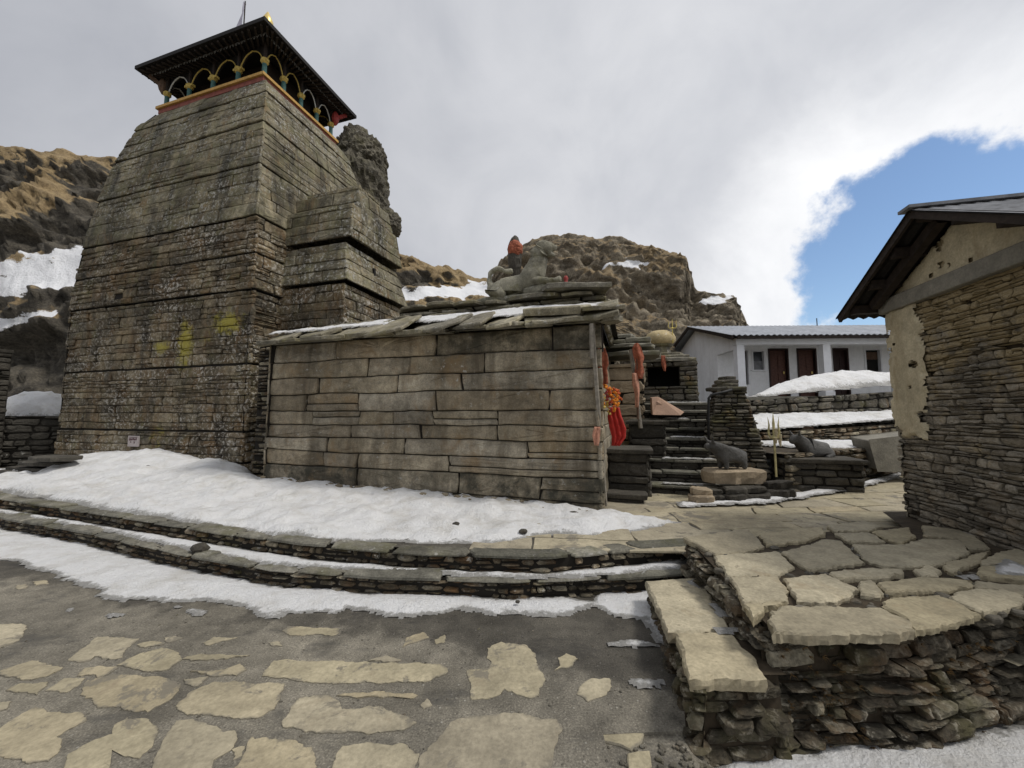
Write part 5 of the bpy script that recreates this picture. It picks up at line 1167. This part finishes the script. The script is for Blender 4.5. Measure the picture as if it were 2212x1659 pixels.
for x0, x1, z0, z1, nm, mt in op:
    w = x1 - x0; m = MB(); m.box(hp((x0 + x1) / 2, VD + .14, (z0 + z1) / 2), (w - .02, .05, z1 - z0 - .02), ang)
    if nm == 'door':
        for q in (-.22, .22): 
            for zc, hh in ((.30, .42), (.72, .30)): m.box(hp((x0 + x1) / 2 + q * w, VD + .11, z0 + (z1 - z0) * zc), (w * .34, .03, (z1 - z0) * hh), ang)
    o = m.build(nm, M[mt], hs)
    m = MB(); fm = 'door_dark' if nm == 'door' else 'white_column'
    for xx in (x0 + .025, x1 - .025): m.box(hp(xx, VD + .04, (z0 + z1) / 2), (.06, .14, z1 - z0 - .004), ang)
    m.box(hp((x0 + x1) / 2, VD + .042, z1 - .03), (w - .11, .14, .06), ang)
    if nm == 'window': m.box(hp((x0 + x1) / 2, VD + .02, z0 + .02), (w + .1, .2, .05), ang)
    m.build('frame', M[fm], o)
    if nm == 'door': m = MB(); m.lathe([(.03, 0), (.03, .08), (.015, .1)], hp(x1 - .16, VD + .07, z0 + 1.0), 8); m.build('handle', M['gold'], o)
    elif mt == 'glass_dark': m = MB(); m.box(hp((x0 + x1) / 2, VD + .10, z0 + .22), (w - .14, .02, .40), ang); m.build('curtain', M['old_tin'], o)
    elif nm == 'window': m = MB(); m.box(hp((x0 + x1) / 2 - .03, VD + .09, z0 + .72), (w - .12, .02, .3), ang); m.build('shutter', M['brown_wood'], o)
for px in (1598, 1783, 1937):
    d = ray(px, 800); k = F0.dot(GY) / Vector((d.x, d.y, 0)).dot(GY); x = (Vector((d.x, d.y, 0)) * k - F0).dot(EX)
    m = MB(); m.box(hp(x, .0, (zf + 4.25) / 2 - .1), (.27, .27, 4.25 - zf + .2), ang, bev=.01); m.box(hp(x, 0, zf + .06), (.35, .35, .2), ang); m.build('column', M['white_column'], hs)
m = MB(); m.box(hp(-.75, .0, 0), (.01, .01, .01), ang) if False else None
m = MB(); m.box(hp(HL_ / 2 + .02, 0, 4.36), (HL_ + .24, .30, .22), ang, bev=.01); m.build('veranda_beam', M['white_column'], hs)
m = MB(); m.box(hp(HL_ / 2, VD / 2 + .1, 4.52), (HL_ - .1, VD + .4, .06), ang); m.build('veranda_ceiling', M['white_wash'], hs)
m = MB(); m.box(hp(HL_ / 2, VD / 2 - .1, zf - .25), (HL_, VD + .6, .46), ang); m.build('veranda_floor', M['concrete_band'], hs)
def tinslope(y0, z0, y1, z1, nm):
    vs = []; n = 260
    for i in range(n + 1):
        x = -.45 + (HL_ + .6) * i / n
        for t in (0, 1): vs.append(hp(x, y0 + (y1 - y0) * t, z0 + (z1 - z0) * t + .022 * math.sin(i * 1.3)))
    m = MB(); m.add(vs, [(i * 2, i * 2 + 1, i * 2 + 3, i * 2 + 2) for i in range(n)])
    o = m.build(nm, M['tin_roof'], hs); s = o.modifiers.new('t', 'SOLIDIFY'); s.thickness = .015
tinslope(-.55, 4.52, RG, ZRH, 'roof_sheet'); tinslope(HD + .4, 4.75, RG, ZRH, 'roof_sheet')
m = MB(); m.box(hp(HL_ / 2, -.50, 4.455), (HL_ + .5, .05, .09), ang)
for k in range(12): m.beam(hp(.3 + k * .9, -.45, 4.47), hp(.3 + k * .9, .3, 4.70), .07, .09)
m.build('eave_timbers', M['dark_wood'], hs)
m = MB(); m.beam(hp(-.40, -.5, 4.47), hp(-.40, RG, ZRH - .06), .06, .14); m.beam(hp(-.40, HD + .3, 4.72), hp(-.40, RG, ZRH - .06), .06, .14); m.add([hp(-.4, -.5, 4.49), hp(-.03, -.5, 4.49), hp(-.03, RG, ZRH - .03), hp(-.4, RG, ZRH - .03)], [(0, 1, 2, 3)]); m.build('barge_board', M['dark_wood'], hs)
m = MB(); m.tube([hp(5.2, 3.0, 5.6), hp(5.2, 3.0, 6.0)], .02, 6); m.build('roof_pin', M['dark_wood'], hs)

# ------------------------------------------------------------------ hillsides
def smooth(x): x = max(0, min(1, x)); return x * x * (3 - 2 * x)
def crag(name, pxs, step, ridge, base_py, Y0, Yr, nv, feats, mat, label, amp, fr, strata, back=12, seed=0, top_round=.12, kind='structure', cat=None):
    cols = []; px = pxs[0]; vs = []; tn = []
    while px <= pxs[1] + .1: cols.append(px); px += step
    base = [on_y(p, base_py, Y0) for p in cols]; top = [on_y(p, interp(ridge, p), Yr) for p in cols]
    rows = nv + 5
    for j in range(rows):
        for i, p in enumerate(cols):
            b, t = base[i], top[i]
            if j <= nv:
                v = j / nv; yv = v ** 1.25; zv = v + .10 * math.sin(v * math.pi); zv = min(zv, 1) if v < 1 else 1
                q = Vector((b.x + (t.x - b.x) * yv, b.y + (t.y - b.y) * yv, b.z + (t.z - b.z) * zv))
            else:
                k = (j - nv) / 5; q = t + Vector((t.x * .25 * k, back * k, 0)) + Vector((0, 0, -.4 * k * k * (t.z - b.z)))
            sq = Vector((q.x, q.y, q.z * 1.5)); fd = amp * (.7 * mn.noise(sq * fr + Vector((seed, 0, 0))) + 1.1 * (abs(mn.noise(sq * fr * 1.7 + Vector((seed, 3, 0)))) - .2) + .6 * (abs(mn.noise(sq * fr * 4.2)) - .2) + .32 * (abs(mn.noise(sq * fr * 9)) - .2) + .1 * mn.noise(sq * fr * 22))
            if strata: 
                w = q.z * strata + .8 * mn.noise(q * .35 + Vector((seed, 9, 2))); s = w - math.floor(w); fd += amp * (.95 if name == 'rock_mound' else .55) * ((s if s < .85 else (1 - s) * 5.66) ** 1.5 - .35)
            G = .5; S_ = 0.0
            dd = q - Vector((0, 0, CAMH)); f = dd.y * _c + dd.z * _s; u_ = CXP + FPX * dd.x / f; v_ = CYP - FPX * (-dd.y * _s + dd.z * _c) / f
            wob = 14 * mn.noise(q * .9) + 7 * mn.noise(q * 2.6)
            for (poly, kd, disp, soft) in feats:
                sd = inside((u_ + wob, v_ + wob * .7), poly)
                k = smooth(sd / soft * .5 + .5)
                if k <= 0: continue
                fd += disp * k
                if kd == 'grass': G = G + (1.0 - G) * k
                elif kd == 'rock': G = G * (1 - k)
                elif kd == 'snow': S_ = max(S_, k)
            fd *= 1 - .8 * S_
            fade = .45 + .55 * smooth((nv - j) / (nv * .16)) if j <= nv else .4
            dr = Vector((-b.x * .02, -1, .25)).normalized()
            q = q + dr * fd * fade + Vector((0, 0, .25 * amp * (abs(mn.noise(q * fr * 2.2)) + .5 * abs(mn.noise(q * fr * 5)) - .3)))
            vs.append(q); tn.append((G, .5, S_))
    n = len(cols); mb = MB()
    mb.v = [tuple(v) for v in vs]; mb.t = tn
    mb.f = [(j * n + i, j * n + i + 1, (j + 1) * n + i + 1, (j + 1) * n + i) for j in range(rows - 1) for i in range(n - 1)]; mb.m = [0] * len(mb.f)
    o = mb.build(name, [M[mat]], None, True); o['label'] = label; o['kind'] = kind
    if cat: o['category'] = cat
    return o
ridge1 = [(-900, 330), (-300, 300), (0, 317), (80, 330), (130, 332), (270, 344), (420, 400), (700, 500), (860, 553), (905, 564), (960, 582), (1010, 598), (1060, 604), (1110, 640), (1250, 740), (1500, 800)]
F1 = [([(-300, 300), (270, 340), (270, 375), (150, 360), (90, 352), (0, 345), (-300, 330)], 'grass', .1, 20), ([(-200, 372), (30, 362), (70, 380), (40, 430), (-200, 440)], 'rock', -.9, 26), ([(118, 372), (200, 380), (245, 362), (262, 430), (150, 432), (110, 410)], 'rock', -.8, 24),
      ([(60, 372), (118, 360), (140, 410), (190, 440), (70, 470), (80, 500), (-100, 520), (-100, 440), (30, 425)], 'grass', .6, 24), ([(70, 470), (210, 440), (230, 540), (120, 545), (60, 550)], 'rock', -.3, 24), ([(-200, 520), (60, 510), (80, 540), (30, 555), (-200, 560)], 'rock', -.3, 20),
      ([(-200, 590), (0, 572), (70, 552), (200, 522), (200, 605), (150, 632), (60, 648), (-200, 668)], 'snow', .5, 14), ([(0, 555), (90, 545), (90, 562), (0, 585), (-100, 590)], 'grass', .2, 14), ([(-50, 700), (60, 672), (125, 665), (120, 690), (0, 730)], 'snow', .2, 12), ([(100, 625), (160, 610), (180, 660), (120, 670)], 'rock', -.2, 12), ([(-100, 735), (160, 700), (180, 880), (-100, 880)], 'rock', -.7, 30),
      ([(860, 553), (960, 580), (1050, 603), (1050, 615), (930, 612), (860, 610)], 'grass', .2, 14), ([(850, 632), (900, 622), (1000, 618), (1068, 612), (1068, 640), (850, 660)], 'snow', .5, 10), ([(860, 596), (920, 590), (930, 612), (860, 622)], 'rock', -.4, 12)]
crag('hillside', (-420, 1330), 6, ridge1, 955, 14.8, 27, 90, F1, 'hill_left', 'steep brown hillside of rock, dry grass and snow behind the temple', 1.0, .42, .38, seed=3)
ridge2 = [(1020, 660), (1040, 640), (1062, 598), (1082, 560), (1105, 542), (1150, 520), (1190, 512), (1250, 507), (1300, 514), (1340, 511), (1400, 532), (1440, 545), (1478, 556), (1492, 590), (1500, 618), (1540, 634), (1585, 642), (1597, 670), (1612, 702), (1660, 760)]
F2 = [([(1300, 572), (1345, 563), (1400, 566), (1395, 574), (1350, 578), (1310, 582)], 'snow', .1, 7), ([(1510, 650), (1590, 632), (1595, 645), (1530, 662)], 'snow', .2, 6), ([(1260, 560), (1300, 575), (1290, 595), (1250, 590)], 'rock', -.7, 14), ([(1340, 605), (1500, 620), (1560, 680), (1480, 690), (1350, 650)], 'rock', -1.3, 24),
      ([(1380, 540), (1480, 560), (1490, 600), (1400, 590)], 'grass', .7, 16), ([(1490, 640), (1600, 640), (1600, 700), (1500, 690)], 'rock', .3, 16), ([(1060, 590), (1240, 580), (1240, 660), (1060, 660)], 'rock', -.4, 20), ([(1245, 590), (1340, 600), (1420, 640), (1300, 620)], 'grass', .9, 14)]
crag('rock_mound', (1015, 1665), 4.5, ridge2, 790, 21.6, 26.5, 84, F2, 'hill_mound', 'rounded brown rocky knoll dusted with snow behind the hall', .7, .7, .62, seed=11, back=5)
m = MB(); rock(m, (5.4, 19.4, 5.55), (3.1, .9, .75), 5, 5, .30, fr=2.0, M3=Matrix.Rotation(math.radians(24), 3, 'Y')); rock(m, (4.0, 19.0, 4.9), (1.5, .9, 1.5), 8, 5, .3, fr=2.2)
tag(m.build('boulder', [M['hill_mound']], None, False), 'long slanting grey boulder lying in front of the brown knoll', 'boulder')
# craggy pinnacle behind the tower
m = MB()
for c, r, sd in (((-6.2, 15.3, 5.5), (1.3, 1.3, 5.9), 2), ((-6.15, 15.1, 10.3), (1.15, 1.2, 2.4), 4), ((-6.15, 15.0, 11.9), (1.1, 1.0, 1.0), 5), ((-4.85, 14.7, 9.0), (.5, .5, .62), 6), ((-5.3, 14.8, 7.6), (.75, .8, 1.5), 9), ((-5.35, 14.9, 10.4), (.4, .5, 1.2), 12)):
    rock(m, c, r, sd, 5, .28, fr=2.0)
pk = m.build('rock_pinnacle', [M['crag_rock']], None, False); tag(pk, 'dark craggy rock pinnacle rising just behind the tower', 'rock')
# idol wrapped in orange cloth on the knoll
q = on_y(1112, 560, 22.8); idol = thing('wrapped_idol', 'upright dark rock wrapped in orange cloth on the left top of the knoll', 'shrine', tuple(q))
m = MB(); rock(m, (q.x, q.y, q.z + .1), (.42, .4, 1.35), 3, 4, .2); m.build('standing_rock', M['black_stone'], idol)
m = MB(); rock(m, (q.x + .02, q.y - .12, q.z + .55), (.43, .38, .55), 6, 4, .22); m.build('orange_wrap', M['rust_cloth'], idol)

# ------------------------------------------------------------------ walls and steps at the far left
lw = [tuple(on_y(-160, 900, 9.9)[:2]), tuple(on_y(20, 900, 10.2)[:2]), tuple(on_y(146, 900, 10.9)[:2])]
rwall('dry_stone_wall', lw, .3, (1.62, 1.62), 91, 'dark dry stone wall left of the tower with a snow hump behind', 'black_stone', (.1, .2), (.2, .5), .5)
blockwall('stone_pillar', -190, -52, 9.75, 3.3, .3, .9, 'black_stone', 92, 'tall rough stone pillar at the far left edge of the picture', 'pillar', (.1, .2), (.2, .5))
ls = thing('stone_steps', 'few dark slab steps beside the tower foot, edged with snow', 'stair', tuple(on_z(90, 1020, ZT))); rg = random.Random(93)
m = MB()
for k, (px, py, rx, ry, z) in enumerate(((85, 1024, .95, .28, .42), (30, 1030, .8, .3, .38), (95, 1008, .9, .3, .53), (118, 995, .7, .35, .66), (60, 1014, .6, .3, .47), (120, 985, .5, .3, .80))):
    q = on_z(px, py, z); slab(m, rand_poly(q.x, q.y, rx, ry, rg, 8, -.3, .7), z - .08, z, rg, chip=.03, bev=.015, sub=.1)
m.build('slab_steps', M['black_stone'], ls)

# ------------------------------------------------------------------ snow
def pz(pts, z): return [tuple(on_z(px, py, z)[:2]) for px, py in pts]
TA, TB_ = faceA(0, .4, .1), faceA(6.4, .4, .1)
wall_line = [(TA.x, TA.y), (TB_.x, TB_.y), ((HL - AX * .6).x, (HL - AX * .6).y), (HL.x, HL.y), (HR.x, HR.y)]
def dist_line(x, y, L):
    dm = 9
    for (x0, y0), (x1, y1) in zip(L, L[1:]):
        dx, dy = x1 - x0, y1 - y0; t = max(0, min(1, ((x - x0) * dx + (y - y0) * dy) / (dx * dx + dy * dy))); dm = min(dm, math.hypot(x - x0 - t * dx, y - y0 - t * dy))
    return dm
GX = [(-13, .05), (-11.2, .07), (-10.4, .22), (-9.4, .46), (-8, .52), (-6.8, .40), (-5.6, .30), (-4.4, .20), (-3, .15), (-1, .09), (.8, .04), (2, .02)]
def drift(x, y):
    d = dist_line(x, y, wall_line); return .02 + interp(GX, x) * (.12 + .88 * math.exp(-(max(0, d - .35) / 1.0) ** 1.5)) 
low = [(-330, 1042), (-120, 1046), (0, 1060), (262, 1105), (544, 1147), (680, 1165), (754, 1170), (951, 1172), (1100, 1168), (1180, 1152), (1300, 1158), (1400, 1140), (1500, 1128), (1380, 1117)]
up = [(-BX * .35 + Vector((p[0], p[1], 0))) for p in reversed(wall_line)]
snow_patch('snow_drift', pz(low, ZT) + [(p.x, p.y) for p in up], ZT - .012, .05, .05, 'deep white snow drift banked against the tower and hall', width=.12, edge=.07, ef=2.2, bump=.075, peak=drift, holes=.12)
t_ = [(0, 1099), (230, 1137), (460, 1176), (656, 1207), (918, 1230), (1180, 1240), (1400, 1218), (1490, 1205)]; l_ = [(-200, 1092), (0, 1107), (230, 1146), (407, 1186), (557, 1216), (833, 1236), (1161, 1249), (1390, 1236), (1470, 1232)]
snow_patch('step_snow', pz(l_, Z1) + pz(list(reversed(t_)), Z1) + pz([(-200, 1076)], Z1), Z1 - .004, .03, .022, 'narrow strip of snow lying along the lower step tread', width=.05, edge=.03, ef=4, bump=.012)
t_ = [(-200, 1118), (0, 1140), (197, 1179), (407, 1232), (590, 1265), (820, 1284), (1115, 1294), (1400, 1278)]
l_ = [(1436, 1330), (1440, 1396), (1412, 1372), (1390, 1338), (1250, 1327), (1100, 1328), (980, 1322), (870, 1335), (760, 1318), (660, 1324), (590, 1330), (520, 1315), (470, 1300), (330, 1300), (220, 1297), (150, 1255), (60, 1225), (0, 1208), (-200, 1180)]
snow_patch('courtyard_snow', pz(t_, 0) + pz(l_, 0), .003, .02, .034, 'ragged band of melting snow along the foot of the steps', width=.22, edge=.085, ef=3.0, bump=.016, holes=.22)
for i, (poly, z) in enumerate((([(1365, 1478), (1400, 1470), (1436, 1474), (1420, 1485), (1400, 1490)], .0), ([(380, 1312), (440, 1324), (445, 1330), (400, 1322)], .0), ([(230, 1325), (265, 1330), (240, 1335)], .0), ([(140, 1310), (165, 1312), (150, 1320)], 0), ([(1300, 1392), (1400, 1388), (1420, 1396), (1330, 1399)], 0))):
    snow_patch('snow_patch', pz(poly, z), z + .006, .018, .018, ['small star shaped snow remnant near the bench foot', 'thin sliver of snow on the wet paving below the steps', 'tiny snow remnant on the left of the wet paving', 'tiny leftmost fleck of snow on the paving', 'thin snow streak on the paving by the bench'][i], width=.05, edge=.035, ef=8, bump=.006)
snow_patch('lower_snow', pz([(1520, 1664), (1560, 1640), (1640, 1628), (1720, 1622), (1800, 1610), (1900, 1600), (2060, 1590), (2212, 1574), (2500, 1560), (2900, 1700), (2212, 1900), (1560, 1760)], -.13), -.125, .05, .03, 'sheet of snow on the low ground in front of the platform', width=.15, edge=.06, ef=4, bump=.02)
for poly, zz, lab in ((([(1487, 1256), (1500, 1252), (1520, 1272), (1512, 1278)]), .21, 'crumbs of snow on the far bench slab'), ([(1532, 1305), (1545, 1303), (1570, 1328), (1556, 1330)], .26, 'scrap of snow in the angle between bench and platform'), ([(1546, 1358), (1600, 1356), (1600, 1364), (1560, 1366)], .28, 'thin snow line across the joint of the bench slabs'), ([(2150, 1222), (2175, 1203), (2212, 1218), (2260, 1240), (2150, 1238)], .5, 'wedge of snow on the platform beside the hut'), ([(2070, 1240), (2105, 1236), (2100, 1243), (2075, 1244)], .5, 'sliver of snow between two platform flagstones')):
    snow_patch('snow_patch', pz(poly, zz), zz - .004 if zz < .4 else .482, .02, .014, lab, width=.04, edge=.022, ef=9, bump=.006)
# snow on the hall roof showing between the slabs
snow_patch('roof_snow', [tuple(hloc(u, w, 0)[:2]) for u, w in ((-.2, .12), (2.0, .16), (6.0, .10), (6.0, .62), (4.9, .75), (3.8, .7), (2.6, .7), (1.0, .5), (-.2, .35))], lambda x, y: 3.095 + .46 * max(-.2, min(.75, ((HL.x - x) * BX.x + (HL.y - y) * BX.y))), .03, .02, 'patches of snow between the slabs of the hall roof', width=.08, edge=.14, ef=2.2, bump=.02, holes=.6)
snow_patch('roof_snow', [tuple(hloc(u, w, 0)[:2]) for u, w in ((1.8, .75), (3.0, 1.0), (3.9, 2.6), (2.2, 3.2), (1.5, 2.0))], 3.42, .06, .04, 'small snow field on the hall roof beside the vestibule', width=.15, edge=.1, ef=2.6, bump=.03)
# snow on the terraces by the white house
def between(a, b, d0, d1): 
    fa, la = polywall(a); fb, lb = polywall(b)
    return [tuple(fa(la * i / 8, 0, -d0)[:2]) for i in range(9)] + [tuple(fb(lb * i / 8, 0, -d1)[:2]) for i in range(8, -1, -1)]
def lin(p, za, q, zb): return lambda x, y: za + (zb - za) * max(0, min(1, (x - p) / (q - p)))
snow_patch('terrace_snow', between(w1, w2, .05, .15)[3:], .985, .05, .09, 'strip of snow on the lowest terrace around the reclining bull', width=.2, edge=.12, ef=2, bump=.04)
def slope2(x, y): return 1.25 + .06 * (x - 5) + .28 * max(0, min(1.2, inside((x, y), [(w2[0][0], w2[0][1] - 3), (w2[2][0] + 3, w2[2][1] - 3)] + [w2[2], w2[1], w2[0]]) * -1))
snow_patch('terrace_snow', between(w2, w3, .03, .1), lambda x, y: 1.26 + .055 * (x - 4.7) + .22 * min(1.2, max(0, (y - 8.7 - .32 * (x - 5)))), .05, .1, 'snow strip sloping up to the tallest terrace wall', width=.25, edge=.12, ef=2, bump=.05)
pk_ = lambda x, y: .08 + .56 * math.exp(-((x - 9.8) / 3.3) ** 2) * smooth((y - 10.2) / .9)
snow_patch('snow_bank', [tuple(on_y(px, 850, Y_)[:2]) for px, Y_ in ((1615, 10.4), (1700, 10.6), (1790, 10.8), (1900, 11.15), (2010, 11.6), (2060, 13.6), (1900, 13.4), (1760, 12.8), (1650, 11.8))], lambda x, y: 2.0 + .085 * (x - 4.9), .1, .1, 'rounded bank of snow in front of the white house doors', width=.45, edge=.1, ef=1.6, bump=.06, peak=pk_)
snow_patch('yard_snow', pz([(1465, 1082), (1560, 1082), (1640, 1076), (1720, 1068), (1830, 1056), (1925, 1036), (1945, 1030), (1945, 1040), (1840, 1062), (1730, 1078), (1640, 1088), (1540, 1088), (1470, 1092)], .36), lambda x, y: .335 + max(0, x - 2.2) * .022, .03, .03, 'thin strip of snow along the foot of the statue stones', width=.08, edge=.06, ef=4, bump=.02)
q = on_y(70, 900, 11.9); snow_patch('snow_hump', [(q.x - 1.3, q.y - .7), (q.x + 1.3, q.y - .7), (q.x + 1.2, q.y + 1.2), (q.x - 1.3, q.y + 1.2)], 1.5, .1, 1.0, 'hump of snow behind the dark wall left of the tower', width=.55, edge=.25, ef=1.2, bump=.1)

rg = random.Random(97)
for i, lab in ((0, 'thin snow line on the lowest tread of the dark stair'), (2, 'snow scraps on the third tread of the dark stair'), (4, 'snow scraps half way up the dark stair'), (6, 'snow line on the upper part of the dark stair'), (8, 'snow on the top tread of the dark stair')):
    p0 = stair_snow[i]; a0 = rg.uniform(.1, .5); b0 = a0 + rg.uniform(.5, .9)
    snow_patch('stair_snow', [tuple((p0 + SW * u + SU * w)[:2]) for u, w in ((a0, .0), (b0, .02), (b0, .12), (a0, .10))], p0.z + .006, .02, .025, lab, width=.04, edge=.04, ef=7, bump=.006)
m = MB()
fpl, Lp = polywall(PE[1:])
for k in range(420):
    u, v = rg.uniform(.05, Lp - 1.6), rg.uniform(-.12, .36)
    if mn.noise(Vector((u * 2.1, v * 5, 44))) < .02: continue
    base = fpl(u, v, .12 * (ZP - v) + .0)
    for q in range(rg.randint(5, 9)):
        d = Vector((rg.uniform(-.6, .6), -rg.uniform(.4, 1.0), rg.uniform(-.7, .5))).normalized() * rg.uniform(.015, .045); sd_w = Vector((d.y, -d.x, .3)).normalized() * .0022
        mid = base + d * .6 + Vector((0, 0, .004)); tip = base + d + Vector((0, 0, -.012))
        m.add([base - sd_w, base + sd_w, mid + sd_w * .7, mid - sd_w * .7, tip], [(0, 1, 2, 3), (3, 2, 4)])
tag(m.build('dry_moss', plain('dry_moss', (.15, .095, .04), .9, var=.5, sc=8), plat), kind='stuff')
# stray stones lying on the snow and steps
rg = random.Random(99)
for i, (px, py, z, r, lab) in enumerate(((432, 1184, .20, .065, 'dark loose stone on the lower step snow'), (1240, 1112, .36, .06, 'dark flat stone on the snow by the hall corner'), (985, 1132, .38, .03, 'small dark pebble in the middle of the snow drift'), (1130, 1148, .36, .035, 'small flat pebble near the snow drift edge'), (1118, 1300, .05, .015, 'black pebble on the courtyard snow band'), (320, 1008, .62, .035, 'tiny dark pebble high on the drift below the tower'))):
    m = MB(); q = on_z(px, py, z); rock(m, (q.x, q.y, q.z), (r * 1.4, r, r * .8), i + 40, 2, .3)
    tag(m.build('loose_stone', M['black_stone']), lab, 'stone')
m = MB()
for k in range(70):
    u = rg.uniform(.1, 5.9); d = rg.uniform(.02, .22); q = HL + AX * u + BX * d; r = rg.uniform(.012, .05); hgt = drift(q.x, q.y) if u < 5 else .02
    rock(m, (q.x, q.y, ZT + hgt * (.9) + r * .2), (r * 1.4, r, r * .7), k, 1, .3)
tag(m.build('wall_foot_rubble', M['hall_stone']), 'scattered rubble fragments along the foot of the hall wall', 'rubble', kind='stuff')
